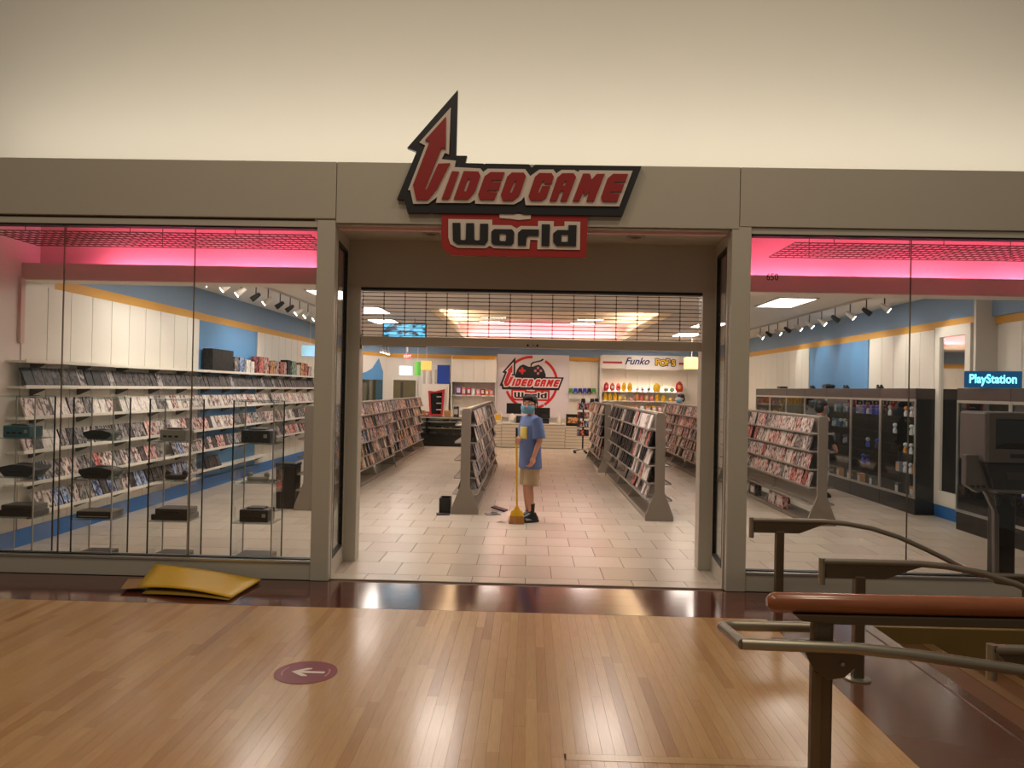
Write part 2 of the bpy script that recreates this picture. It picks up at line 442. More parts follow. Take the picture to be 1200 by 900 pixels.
# --- shop sign (traced outline of the sign itself)
BLK = [(536.1,105.3),(534.3,182.7),(547.1,183),(545,191.6),(566,192.2),(567.5,193.2),(569,192.3),(620,193.5),(623,197.5),(627.5,194),(751.8,196.5),(729.5,254.5),(614,252.6),(608,250.2),(602,252),(506.2,250.2),(505,249.2),(501,250.2),(476.9,249.7),(473.3,234.2),(464.4,233.7),(487.6,177.7),(476.4,173.2)]
WHT = [(528.1,126.7),(526.1,181.8),(521.3,180),(517.2,187.5),(534.1,189.4),(532.5,196.9),(563.1,198.7),(566.4,202.8),(571.5,199),(615.5,199.8),(621.5,208),(632,200.5),(648.5,200.5),(652,205),(658,201),(673,201.2),(677.5,203.5),(679,201.5),(741,202.5),(725.5,244),(616,242),(614.5,232),(611,236.5),(602.5,241),(557,240),(556.5,235.5),(550.7,239),(510.7,238.7),(512.4,231.6),(501.8,239.6),(484,239.6),(480.4,223.6),(477.8,223.6),(498.2,171.1),(491.1,167.6)]
RED = {
 'letter_v': [[(522.6,138.2),(522.2,175.6),(517.2,174.7),(498.2,222.7),(500,223.9),(513.7,193.3),(527.6,192.8),(512.4,222.7),(501.8,235.6),(487.6,235.1),(484,218.2),(503.6,167.2),(498.2,165.4)]],
 'letter_i': [[(529.9,202.2),(538.2,202.8),(526.7,234.6),(517.8,234.6)]],
 'letter_d': [[(543.6,202.2),(561,202.8),(563.1,207.6),(556.9,226.2),(548.9,235.1),(532,234.6)],[(548.4,211.1),(551.6,211.6),(546.5,226.2),(543.5,226.2)]],
 'letter_e': [[(575,203.5),(591.5,203.8),(588.5,213),(576.5,213),(576,215.2),(587.5,215.5),(584.5,225),(571.5,225),(570.8,227),(583,227.5),(579.5,235.8),(562,235.5),(560.5,230),(568,208.5)]],
 'letter_o': [[(600,204.2),(614,204.5),(616.5,208.5),(609,230.5),(601.5,236.8),(589,236.8),(587,230.5),(594.5,209)],[(603.5,214),(605.4,214.3),(600.2,227.8),(597.5,227.8)]],
 'letter_g': [[(632,205),(646.5,205.3),(649,209.5),(646.5,218),(638,217.8),(637.5,214.5),(635.8,214.3),(630.5,228),(632.5,228),(635.5,220.2),(645,220.5),(640.5,233.5),(635,237),(621.5,236.8),(619.5,232),(627,209.5)]],
 'letter_a': [[(659,205.5),(672,205.5),(675,210),(664.5,237.8),(656.5,237.8),(660.5,226),(657,226),(652.5,237.5),(644,237.5),(653,210.5)],[(661.5,214.5),(663.8,214.8),(662.2,220),(659.8,220)]],
 'letter_m': [[(683,206),(691,206.2),(693,213),(699,206.5),(708.5,206.5),(696,238.2),(687,238),(690.5,227),(685,232),(684,226),(679,238),(671,237.8)]],
 'letter_e.001': [[(718,206.5),(735.5,206.8),(732.5,216),(720,216),(719.5,218),(731,218.5),(728,227.5),(715,227.5),(714.2,229.5),(726,230),(723,238.8),(705.5,238.5),(704,233.5),(711.5,212)]]}
PANEL = [(517.3,247),(516.7,284),(518,290),(521,294.6),(526,298),(535,300),(687.1,302.9),(689.2,252)]
CHIP = [(585.4,251.0),(622.1,252.2),(622,257.5),(607.5,258.7),(600,257.5),(585.4,256.2)]
WLD = [(525,257.1),(576.7,258.3),(576.8,264.6),(599.2,265),(605.4,268.7),(610.4,265.8),(630.4,266.2),(630.8,260),(649.2,260.4),(649,266.7),(661.7,266.2),(661.7,260.7),(680.2,261.2),(679.6,294.2),(651.7,293.7),(648.3,293.3),(629.6,293.3),(630,282.5),(621.5,282),(620.4,292.9),(602.5,292.7),(600,292.5),(578.3,291.7),(573.8,288.8),(569.2,291.7),(535.8,291),(527.5,286.7),(525,279.2)]
BLKL = {
 'letter_w': [[(530,262.1),(539.3,262.1),(539.5,281.2),(540.5,282.3),(544.6,282.4),(545.6,281.4),(546.2,262.5),(555.4,262.5),(555.8,281.6),(557,282.7),(561,282.8),(562.2,281.7),(562.5,263.3),(572.1,263.3),(571.7,283.3),(568.3,287.9),(535.8,287.1),(530.6,283)]],
 'letter_o': [[(579.2,269.6),(600,270),(602.7,273.3),(602.1,285.8),(599.2,288.8),(578.8,287.9),(575.8,285),(575.8,272.5)],[(586.4,274.6),(592.3,275),(593.3,276),(592.9,283),(591.9,283.9),(586.2,283.6),(585.3,282.6),(585.4,275.6)]],
 'letter_r': [[(611.7,270),(631.7,270.4),(631.3,277.9),(619.5,277.5),(617.2,279.5),(616.3,289),(607,288.8),(607,274.2)]],
 'letter_l': [[(635,264.2),(644.6,264.4),(643.8,289.6),(634.6,289.3)]],
 'letter_d': [[(666.3,265.4),(675.8,265.4),(675,290),(652.5,289.6),(648.3,285),(648.3,275),(653.3,271),(666.3,271.2)],[(657.9,276.3),(665.8,276.3),(665.4,285),(657.9,285)]]}
def sg(p, k):     # sign drawing units -> metres, levelled, origin at the middle of the lettering
    u, v = p[0] - 608, p[1] - 222
    c, s = math.cos(-ROLL), math.sin(-ROLL)
    return ((u * c - v * s) * k, -(u * s + v * c) * k)
M_SBLK = mat('sign_black', (24, 20, 22), .45); M_SWHT = mat('sign_white', (218, 202, 188), .5); M_SRED = mat('sign_red', (150, 22, 18), .45); M_SRED2 = mat('sign_panel_red', (160, 34, 26), .45)
def make_logo(root, k, d, wht=None, red=None, red2=None, blk=None):
    def lay(name, loops, y0, dep, m):
        o = link(name, setmat(flat_shape([[sg(p, k) for p in lp] for lp in loops], dep), m), root); o.location.y = -y0; return o
    wht = wht or M_SWHT; red = red or M_SRED; red2 = red2 or M_SRED2; blk = blk or M_SBLK
    b = lay('black_backing', [BLK], 0, d * 3, blk); b2 = lay('red_panel', [PANEL], 0, d * 2, red2)
    lay('white_outline', [WHT], d * 3, d, wht); lay('white_outline', [WLD], d * 2, d * .6, wht); lay('white_chip', [CHIP], d * 2, d * .5, wht)
    for n, l in RED.items(): lay(n, l, d * 4, d, red)
    for n, l in BLKL.items(): lay(n, l, d * 2.6, d * .8, blk)
p = at(608, 222, YF - .02)
t = thing('shop_sign', 'large cut-out shop sign in black, white and red on the fascia above the entrance', 'sign', (p.x, YF - .001, p.z))
make_logo(t, (YF - .05) / FPX, .016)

# ================================================================== SHOP SHELL
DC = 3.32    # ceiling of the display zone behind the glass
struct('ceiling_display', box((-5.1, YF + .12, DC), (6.2, 7.95, DC + .06)), M_PINKW)
struct('wall_header', box((-8, YF + .16, 3.0), (8, YF + .22, 3.4)), M_PINKW)
def beam(n, x0, x1):
    b = struct('trim_%d' % n, box((x0, 7.42, 2.63), (x1, 7.47, 2.79)), M_BEAM)
    box((x0, 7.47, 2.63), (x1, 7.74, 2.66)).build('trough', M_CEIL, b)
    box((x0, 7.70, 2.66), (x1, 7.80, DC)).build('cove_wall', M_PINKW, b)
    return b
beam(6, XL, -1.745); beam(7, 1.745, XR2 + .1)
struct('wall_divider', box((-1.745, 7.34, 2.63), (1.745, 7.40, 3.4)), M_FASCIA)
M_NEON = mat('pink_neon', (255, 60, 130), .5, emit=38, ecol=(255, 140, 186))
def neon(x0, x1, lab):
    t = thing('neon_tube', lab, 'light', ((x0 + x1) / 2, 7.60, 2.70)); h = (x1 - x0) / 2
    MB().tube([(-h, 0, 0), (h, 0, 0)], .013, 8).build('tube', M_NEON, t, smooth=True)
    for s in (-1, 1): MB().tube([(s * h, 0, 0), (s * (h + .05), 0, 0)], .018, 8).build('socket', M_WHITE, t)
neon(-4.3, -3.35, 'pink neon tube in the cove, far left length over left window'); neon(-3.25, -2.0, 'pink neon tube in the cove, next to the left entrance post')
neon(2.0, 3.1, 'pink neon tube in the cove, just right of the entrance post'); neon(3.2, 4.3, 'pink neon tube in the cove, middle length over right window'); neon(4.4, 5.6, 'pink neon tube in the cove, far right length over right window')
# ceiling with the counter tray
cx0, cx1, cy0, cy1 = -1.9, 2.65, 13.9, 23.2
cl = struct('ceiling', box((-5.5, 7.8, CZ), (6.3, cy0, CZ + .06)), M_CEIL)
for a, b in (((-5.5, cy0, CZ), (cx0, YB + .2, CZ + .06)), ((cx1, cy0, CZ), (6.3, YB + .2, CZ + .06)), ((cx0, cy1, CZ), (cx1, YB + .2, CZ + .06))):
    box(a, b).build('ceiling_field', M_CEIL, cl)
TZ = 3.62
M_TRAY = mat('tray_paint', (240, 226, 205), .8)
box((cx0 - .3, cy0 - .3, TZ), (cx1 + .3, cy1 + .3, TZ + .05)).build('tray_top', M_TRAY, cl)
for a, b in (((cx0 - .3, cy0 - .3, CZ + .06), (cx0 - .25, cy1 + .3, TZ)), ((cx1 + .25, cy0 - .3, CZ + .06), (cx1 + .3, cy1 + .3, TZ)), ((cx0 - .3, cy1 + .25, CZ + .06), (cx1 + .3, cy1 + .3, TZ)), ((cx0 - .3, cy0 - .3, CZ + .06), (cx1 + .3, cy0 - .25, TZ))):
    box(a, b).build('tray_side', M_TRAY, cl)
for a, b in (((cx0, cy0, CZ), (cx0 + .03, cy1, CZ + .16)), ((cx1 - .03, cy0, CZ), (cx1, cy1, CZ + .16)), ((cx0, cy1 - .03, CZ), (cx1, cy1, CZ + .16))):
    box(a, b).build('tray_lip', M_TRAY, cl)
t = thing('neon_tube', 'pink neon tube hidden along the back of the ceiling tray over the counter', 'light', (.375, cy1 + .12, CZ + .11))
MB().tube([(-2.2, 0, 0), (2.2, 0, 0)], .016, 8).build('tube', M_NEON, t, smooth=True)
M_TRAYL = mat('warm_cove_tube', (255, 238, 214), .5, emit=34)
for s, xx in (('left', cx0 - .12), ('right', cx1 + .12)):
    t = thing('cove_tube', 'warm white tube along the %s side of the ceiling tray' % s, 'light', (xx, 18.5, CZ + .11))
    MB().tube([(0, -4.2, 0), (0, 4.2, 0)], .016, 8).build('tube', M_TRAYL, t, smooth=True)
# side walls
wl = struct('wall_left', box((XL - .15, 7.8, 0), (XL - .03, 18.5, CZ)), M_WHITE2)
M_BLUEP = M_BLUE
def wall_band(parent, x, y0, y1, s):
    box((x - s * .05, y0, 2.70), (x + s * .004, y1, CZ)).build('upper_wall', M_BLUEUP, parent)
    box((x - s * .05, y0, 2.60), (x + s * .02, y1, 2.71)).build('ochre_band', M_ORANGE, parent)
wall_band(wl, XL - .03, 7.8, 18.5, 1)
y = 7.44; pm = {}
while y < 18.4:
    if abs(y - 11.5) < .21: y = 11.5
    if 11.45 < y < 13.9:
        box((XL - .05, y, .17), (XL - .015, 13.98, 2.6)).build('blue_panel', M_BLUEP, wl); y = 13.98; continue
    key = 'p'
    if key not in pm: pm[key] = MB().b2((0, .004, .17), (.03, .40, 2.6)).mesh('wall_panel', M_WHITE)
    o = link('wall_panel', pm[key], wl); o.location = (XL - .03, y, 0); y += .406
struct('baseboard_left', box((XL - .03, 7.0, 0), (XL + .02, 18.5, .17)), M_BLUEB)
wlf = struct('wall_left_front', box((XL - .1, YF + .16, 0), (XL, 7.42, DC)), M_WHITE2)
box((XL - .1, 7.42, 2.6), (XL, 7.95, DC)).build('upper_wall', M_WHITE2, wlf)
struct('trim_8', box((XL, 7.38, 2.0), (XL + .03, 7.44, 2.64)), M_BEAM)
wlb = struct('wall_left_back', box((-5.5, 18.5, 0), (-5.4, 22.6, CZ)), M_WHITE2)
box((-5.5, 18.4, 0), (XL - .03, 18.5, CZ)).build('wall_return', M_WHITE2, wlb)
wall_band(wlb, -5.4, 18.5, 22.6, 1)
# angled wall with the painted arch
a = Vector((-5.42, 22.5)); b = Vector((-4.52, YB + .02)); ang = math.atan2(b.y - a.y, b.x - a.x); L = (b - a).length
wa = struct('wall_angled', box((0, 0, 0), (L, .08, 2.6)), M_WHITE2); wa.location = (a.x, a.y, 0); wa.rotation_euler = (0, 0, ang)
box((0, 0, 2.7), (L, .08, CZ)).build('upper_wall', M_BLUEUP, wa); box((0, -.02, 2.6), (L, .08, 2.7)).build('ochre_band', M_ORANGE, wa)
M_MIRROR = mat('dim_mirror', (150, 150, 140), .08, 1.0)
t = thing('arched_mirror', 'mirror panel under a pointed blue crest on the angled back wall', 'mirror', (a.x, a.y, 0), ang)
setm = flat_shape([[(.55, 1.85), (.55, 1.98), (1.0, 2.08), (1.3, 2.2), (1.62, 2.52), (1.85, 2.1), (1.85, 1.85)]], .02); link('crest', setmat(setm, M_BLUE), t)
box((.6, -.012, .5), (1.5, -.002, 1.85)).build('mirror_pane', M_MIRROR, t); box((1.5, -.016, .5), (1.85, -.002, 1.85)).build('side_panel', mat('teal_panel', (60, 96, 116), .4), t)
# right wall
wr = struct('wall_right', box((XR + .03, 9.95, 0), (XR + .15, YB, CZ)), M_WHITE2)
wall_band(wr, XR + .03, 10.0, YB, -1)
y = 10.95
blue_y = (13.1, 15.8)
while y < 22:
    if blue_y[0] - .2 < y < blue_y[1] - .2:
        box((XR + .01, blue_y[0], .17), (XR + .05, blue_y[1], 2.6)).build('blue_panel', M_BLUEP, wr); y = blue_y[1]; continue
    o = link('wall_panel', pm['p'], wr); o.location = (XR, y, 0); y += .406
    if y < blue_y[0] and blue_y[0] - y < .3: y = blue_y[0]
wrf = struct('wall_right_front', box((XR2 + .03, YF + .16, 0), (XR2 + .15, 9.98, DC)), M_WHITE2)
box((XR, 9.95, 0), (XR2 + .15, 10.0, CZ)).build('wall_return', M_WHITE2, wrf)
box((XR2 + .0, 7.42, 2.6), (XR2 + .15, 7.80, DC)).build('upper_wall', M_WHITE2, wrf); box((XR2 - .05, 7.8, 2.70), (XR2 + .05, 9.95, CZ)).build('upper_wall', M_BLUEUP, wrf); box((XR2 - .01, 7.8, 2.60), (XR2 + .05, 9.95, 2.71)).build('ochre_band', M_ORANGE, wrf)
y = 7.8
while y < 9.7:
    o = link('wall_panel', pm['p'], wrf); o.location = (XR2, y, 0); y += .406
struct('baseboard_right', box((XR - .02, 9.95, 0), (XR + .04, 10.95, .17)), M_BLUEB)
t = thing('wall_mirror', 'tall white-framed mirror on the right wall between the black cabinets', 'mirror', (XR, 10.45, 0))
for y0, y1, z0, z1 in ((-.43, -.31, .17, 2.62), (.31, .43, .17, 2.62), (-.31, .31, 2.48, 2.62), (-.31, .31, .17, .36)):
    box((-.03, y0, z0), (.03, y1, z1)).build('frame', M_WHITE, t)
box((.0, -.31, .36), (.028, .31, 2.48)).build('mirror_pane', mat('mirror_silver', (225, 225, 225), .03, 1.0), t)
# back wall
wb = struct('wall_back', box((-4.55, YB, 0), (XR + .1, YB + .1, CZ)), M_WHITE2)
box((-4.55, YB - .02, 2.70), (XR, YB, CZ)).build('upper_wall', M_BLUEUP, wb); box((-4.55, YB - .04, 2.58), (XR, YB, 2.70)).build('ochre_band', M_ORANGE, wb)
def bz(py, Y=YB, px=620): return at(px, py, Y).z
def bx(px, Y=YB): return at(px, 440, Y).x
w5 = struct('window_5', box((bx(459.5), YB - .05, 1.86), (bx(489.5), YB, 1.93)), M_WHITE)
for q0, q1 in ((459.5, 461.5), (487.8, 489.5)): box((bx(q0), YB - .05, .95), (bx(q1), YB, 1.86)).build('frame', M_WHITE, w5)
box((bx(461.5), YB - .03, .95), (bx(487.8), YB - .01, 1.86)).build('pane', mat('olive_backroom_pane', (112, 104, 78), .15, noise=.15, scale=3), w5)
box((bx(470), YB - .034, .95), (bx(473), YB - .03, 1.8)).build('mullion', mat('olive_dark', (60, 54, 40), .5), w5)

# ================================================================== GAME CASES
PAL = {'pale': ((236, 220, 212), (190, 164, 158), (84, 62, 64)), 'grey': ((178, 168, 164), (112, 102, 100), (48, 40, 42)),
       'dark': ((40, 34, 34), (96, 84, 82), (18, 15, 16)), 'rosy': ((206, 138, 130), (230, 200, 190), (92, 44, 44)),
       'red': ((186, 54, 52), (222, 152, 142), (84, 22, 26)), 'blue': ((92, 122, 172), (182, 192, 210), (42, 52, 84)),
       'orange': ((212, 134, 64), (232, 194, 146), (116, 64, 34)), 'green': ((112, 150, 104), (192, 202, 172), (54, 72, 52)),
       'white': ((238, 230, 222), (224, 214, 206), (202, 188, 180)), 'black': ((22, 20, 20), (40, 36, 36), (14, 12, 12))}
PN = list(PAL); COVER = {k: art_mat('cover_' + k, *v) for k, v in PAL.items()}
EDGE_D = mat('case_edge_dark', (26, 23, 24), .4); EDGE_L = mat('case_edge_light', (214, 208, 202), .3)
CASE_MATS = [COVER[k] for k in PN] + [EDGE_D, EDGE_L]
def case_mb(mb, k, M=None, dx=.016, dy=.135, dz=.19):
    light = k in ('pale', 'white')
    vs = [Vector((i * dx / 2, j * dy / 2, h)) for h in (0, dz) for j in (-1, 1) for i in (-1, 1)]
    if M is not None: vs = [M @ v for v in vs]
    mb.m = len(PN) + (1 if light else 0)
    mb.add(vs, [(0, 2, 3, 1), (4, 5, 7, 6), (0, 1, 5, 4), (2, 6, 7, 3), (0, 4, 6, 2)])
    mb.m = PN.index(k); b = len(mb.v) - 8
    mb.f.append((b + 1, b + 3, b + 7, b + 5)); mb.mi.append(mb.m); return mb
CASES = []   # (score, x, y, z, face, tilt, yaw, palette, label, group)
def case_row(X, s, z, y0, y1, pals, where, fill=.95, step=.146, tilt=17, group='game cases on the gondola shelves', reset=None):
    y = y0 + .08; n = 0
    while y < y1 - .07:
        if rnd.random() < fill:
            n += 1; k = rnd.choice(pals)
            px = 620 + X / y * 900
            vis = px < 372 or 424 < px < 832 or px > 880
            score = abs(X) / y ** 3 * (1 if vis else .02)
            CASES.append((score, X, y, z, s, R(tilt + rnd.uniform(-3, 3)), rnd.uniform(-.06, .06), k,
                          '%s game case, %s from the front, %s' % (k, ordinal(n), where), group))
        y += step * rnd.uniform(.96, 1.06)

# ---- long display shelves on the left wall
SZ = [1.83, 1.58, 1.28, .95, .64, .34]
SN = ['top', 'second', 'third', 'fourth', 'fifth', 'lowest']
bme = MB().prism([(0, 0), (.15, 0), (.15, -.012), (.02, -.07), (0, -.07)], -.008, .008, 'y').mesh('bracket', mat('bracket_grey', (96, 88, 80), .5, .3))
for i, z in enumerate(SZ):
    y1 = 17.9 if i < 5 else 14.2
    t = thing('wall_shelf', 'long white display shelf on the left wall, %s of the six' % (SN[i] if i else 'topmost'), 'shelf', (XL, 7.24, z), 0, 'display shelves on the left wall')
    MB().prism([(-.01, -.022), (.19, -.022), (.19, .012), (.175, .012), (.175, 0), (-.01, 0)], 0, y1 - 7.24, 'y').build('shelf_board', M_WHITE, t)
    y = .35
    while y < y1 - 7.3:
        o = link('bracket', bme, t); o.location = (.0, y, -.022); y += .8
gl = 'game cases on the left wall shelves'
W1 = ['dark'] * 5 + ['black'] * 2 + ['grey']; W2 = ['pale'] * 4 + ['white'] * 3 + ['grey', 'rosy']; W3 = ['grey'] * 2 + ['pale'] * 3 + ['rosy', 'white', 'dark']
W4 = ['rosy', 'pale', 'grey', 'dark', 'pale', 'grey', 'red', 'blue']; W5 = ['grey', 'grey', 'pale', 'dark', 'dark', 'blue']
for z, pals, nm, y1 in ((1.58, W1, 'second', 17.7), (1.28, W2, 'third', 17.7), (.95, W3, 'fourth', 17.7), (.64, W4, 'fifth', 17.7), (.34, W5, 'lowest', 11.4)):
    case_row(XL + .145, 1, z + .004, 7.30 if z > .7 else 7.5, y1, pals, nm + ' left wall shelf', .97, .146, 20, gl)
case_row(XL + .145, 1, .344, 11.5, 12.1, ['black', 'dark'], 'lowest left wall shelf, blue stretch', 1, .146, 20, gl)
# boxes on the top shelf
BOXES = [(247, 273, .34, 'black', 'big black carton'), (274, 279, .25, 'grey', 'grey printed box'), (280, 287, .25, 'blue', 'blue and white boxed console'), (288, 293, .22, 'white', 'white boxed console'), (293.5, 298, .2, 'white', 'narrow white box'),
         (303, 309, .3, 'red', 'tall red boxed game'), (309.5, 315, .3, 'rosy', 'reddish boxed game'), (316, 322, .24, 'orange', 'orange boxed game'), (323, 327, .26, 'pale', 'pale boxed game'), (328, 332, .25, 'red', 'red patterned box'), (332.5, 336, .25, 'rosy', 'pink patterned box'),
         (337, 341, .3, 'black', 'tall black box'), (342, 347, .29, 'green', 'green boxed game'), (348, 352, .22, 'white', 'small white box'), (353, 357, .28, 'orange', 'bright orange box'), (357.5, 361, .27, 'red', 'dark red box'), (361.5, 365, .22, 'pale', 'low pale box'), (365.5, 370, .22, 'white', 'last white box')]
for p0, p1, h, k, nm in BOXES:
    y0 = 4.82 * 900 / (622 - p0); y1 = 4.82 * 900 / (622 - p1)
    d = min(.85, y1 - y0) - .02
    t = thing('boxed_game' if k != 'black' or h < .33 else 'carton', nm + ' standing on the top left wall shelf', 'box', (XL + .10, (y0 + y1) / 2, 1.835), 0, 'boxes on the top left wall shelf')
    MB().box((0, 0, h / 2), (.15, d, h)).build('box_body', COVER[k], t, bevel=.004)
    MB().box((.0, 0, h + .001), (.12, d * .8, .002)).build('lid_flap', EDGE_D if k == 'black' else EDGE_L, t)

# ---- gondolas
EP = [(-.18, 0), (.18, 0), (.18, .06), (.062, .37), (.062, 1.345), (.045, 1.38), (-.045, 1.38), (-.062, 1.345), (-.062, .37), (-.18, .06)]
UPR = [(-.17, 0), (.17, 0), (.16, .06), (.05, .28), (.02, .3), (.02, 1.37), (-.02, 1.37), (-.02, .3), (-.05, .28), (-.16, .06)]
GZ = [.265, .475, .705, .935, 1.16]
def gondola(X, y0, y1, joints, label, extra=()):
    t = thing('display_gondola', label, 'gondola', (X, y0, 0)); L = y1 - y0
    MB().prism(EP, 0, .035, 'y').build('end_panel', M_GREY, t, bevel=.004)
    MB().prism(EP, L - .035, L, 'y').build('end_panel', M_GREY, t, bevel=.004)
    for j in joints: MB().prism(UPR, j - y0 - .018, j - y0 + .018, 'y').build('upright', M_GREY, t)
    box((-.012, .03, .26), (.012, L - .03, 1.36)).build('spine_panel', M_GREY, t)
    box((-.03, .02, 1.36), (.03, L - .02, 1.385)).build('top_rail', M_GREYL, t)
    MB().prism([(-.165, 0), (.165, 0), (.165, .05), (.15, .055), (-.15, .055), (-.165, .05)], .03, L - .03, 'y').build('base_deck', M_GREY, t)
    for s in (-1, 1):
        for i, z in enumerate(GZ):
            d = .165 if i == 0 else .15
            prof = [(s * .012, z - .012), (s * d, z - .014), (s * d, z + .01), (s * (d - .006), z + .01), (s * (d - .006), z - .004), (s * .012, z + .004)]
            MB().prism(prof, .035, L - .035, 'y').build('shelf', mat('gondola_shelf', (158, 148, 138), .45), t)
    return t
gondola(-2.87, 10.0, 15.7, [11.9, 13.8], 'long grey gondola of games left of the entrance view, its near half')
gondola(-2.95, 15.75, 20.5, [17.3, 18.9], 'grey gondola of games far on the left, continuing the near one')
gondola(-.81, 10.0, 16.2, [12.0, 14.1], 'grey gondola seen end-on beside the boy with the broom')
gondola(1.69, 9.83, 15.0, [11.7, 13.3], 'half filled grey gondola of games right of the boy')
gondola(1.60, 15.5, 18.6, [17.0], 'farther grey gondola behind the half filled one')
gondola(3.72, 9.77, 14.4, [11.6, 13.0], 'grey gondola of games seen through the right shop window')
gondola(3.42, 14.9, 19.0, [16.3, 17.6], 'far grey gondola of games on the right, before the figures alcove')
RN = ['lowest', 'fourth', 'third', 'second', 'top']
MIX = ['pale'] * 3 + ['grey'] * 3 + ['dark', 'rosy', 'black', 'white', 'orange', 'blue']
PINKISH = ['pale'] * 5 + ['rosy'] * 3 + ['grey', 'dark', 'white', 'red']
def side(X, s, y0, y1, pals, name, fills, off=.128):
    for i, z in enumerate(GZ):
        if fills[i] > 0: case_row(X + s * off, s, z + .004, y0 + .05, y1 - .03, pals, '%s shelf, %s' % (RN[i], name), fills[i], .143, 16)
side(-2.87, 1, 10.05, 15.68, MIX, 'near left gondola', (.95, .95, .95, .95, .95))
side(-2.95, 1, 15.8, 20.45, MIX, 'far left gondola', (.9, .95, .95, .95, .95))
side(-.81, 1, 10.05, 16.15, MIX + ['black', 'white'], 'end-on gondola by the boy', (.6, .9, .9, .95, .9))
side(-.81, -1, 10.4, 12.1, MIX, 'left face of the end-on gondola', (.7, 0, 0, 0, 0))
side(1.69, -1, 9.9, 11.65, ['white'] * 4 + ['pale'] * 4 + ['black', 'dark', 'red'], 'half filled gondola, near part', (.35, .85, .95, .95, .95))
side(1.69, -1, 11.72, 14.95, ['black'] * 3 + ['dark'] * 2 + ['grey', 'pale'], 'half filled gondola, far part', (.12, .55, .6, .6, .65))
side(1.60, -1, 15.55, 18.55, MIX + ['rosy'], 'farther middle gondola', (.1, .9, .9, .95, .95))
side(3.72, -1, 9.82, 14.35, PINKISH, 'right window gondola', (0, .97, .97, .97, .97))
side(3.42, -1, 14.95, 18.95, PINKISH + ['grey'] * 3, 'far right gondola', (.9, .9, .95, .95, .95))
CASES.sort(key=lambda c: -c[0])
case_me = {k: case_mb(MB(), k).mesh('game_case', CASE_MATS) for k in PN}
restc = MB(); used = {}
for i, (sc, X, y, z, s, tl, yw, k, lab, grp) in enumerate(CASES):
    if i < 300:
        o = link('game_case', case_me[k]); o.location = (X, y, z); o.rotation_euler = (0, -tl, (math.pi if s < 0 else 0) + yw)
        tag(o, lab, 'game case', grp)
    else:
        M = Matrix.Translation((X, y, z)) @ Matrix.Rotation((math.pi if s < 0 else 0) + yw, 4, 'Z') @ Matrix.Rotation(-tl, 4, 'Y')
        case_mb(restc, k, M)
o = restc.build('game_cases', CASE_MATS); tag(o, 'many more game cases filling the farther shelves and gondolas', 'game cases', kind='stuff')

t = thing('storage_crate', 'black open crate tucked beside the foot of the end-on gondola', 'crate', (-1.075, 10.15, 0)); 
for a_, b_ in (((-.07, -.12, 0), (.07, .12, .01)), ((-.07, -.12, 0), (-.06, .12, .2)), ((.06, -.12, 0), (.07, .12, .2)), ((-.07, -.12, 0), (.07, -.11, .2)), ((-.07, .11, 0), (.07, .12, .2))): box(a_, b_).build('crate_side', M_BLACK, t)
# larger boxed games standing at the foot of the right gondola and of the left end-on gondola
for i, (yy, w) in enumerate(((10.9, .34), (11.25, .3), (12.2, .3), (12.55, .34))):
    t = thing('boxed_set', '%s boxed set on the deck of the right window gondola' % ['first', 'second', 'third', 'fourth'][i] , 'box', (3.60, yy, .06))
    MB().box((0, 0, .085), (.1, w, .17)).build('box_body', COVER[['rosy', 'pale', 'dark', 'grey'][i]], t, bevel=.003)
    MB().box((-.051, 0, .085), (.002, w * .6, .1)).build('front_label', COVER['white'], t)

# ================================================================== GLASS TOWERS WITH CONSOLES
TX = [-4.46, -3.77, -3.10, -2.37]
TNM = ['leftmost', 'second', 'third', 'rightmost']
TZS = [.17, .44, .79, 1.13]
M_EDGE = mat('glass_edge', (40, 44, 42), .2, .3); M_SHELFG = glass_mat('shelf_glass', (.82, .9, .88), 1.0)
def tower(i):
    t = thing('display_tower', 'slim glass display tower in the left window, %s of the four' % TNM[i], 'display case', (TX[i], 6.72, 0), 0, 'glass towers in the left window')
    w, d = .175, .14
    box((-w - .01, -d - .01, .0), (w + .01, d + .01, .10)).build('plinth', mat('plinth_dark', (58, 54, 48), .4), t, bevel=.004)
    for sx in (-1, 1):
        for sy in (-1, 1):
            box((sx * w - .005, sy * d - .005, .10), (sx * w + .005, sy * d + .005, 1.5)).build('corner_post', M_EDGE if sx * sy > 0 else M_SILVER, t)
        box((sx * w - .002, -d, .10), (sx * w + .002, d, 1.49)).build('side_pane', CGLASS, t)
    for z in TZS[1:]: box((-w, -d, z - .004), (w, d, z + .004)).build('glass_shelf', M_SHELFG, t)
    box((-w - .005, -d - .005, 1.49), (w + .005, d + .005, 1.505)).build('top_pane', M_SHELFG, t)
    return t
for i in range(4): tower(i)
M_CONS = mat('console_black', (30, 28, 28), .4); M_CONS2 = mat('console_charcoal', (54, 50, 48), .45); M_CONSG = mat('console_grey', (148, 142, 132), .5); M_TEAL = mat('console_teal', (44, 92, 104), .45)
M_SLOT = mat('slot_black', (8, 8, 8), .4)
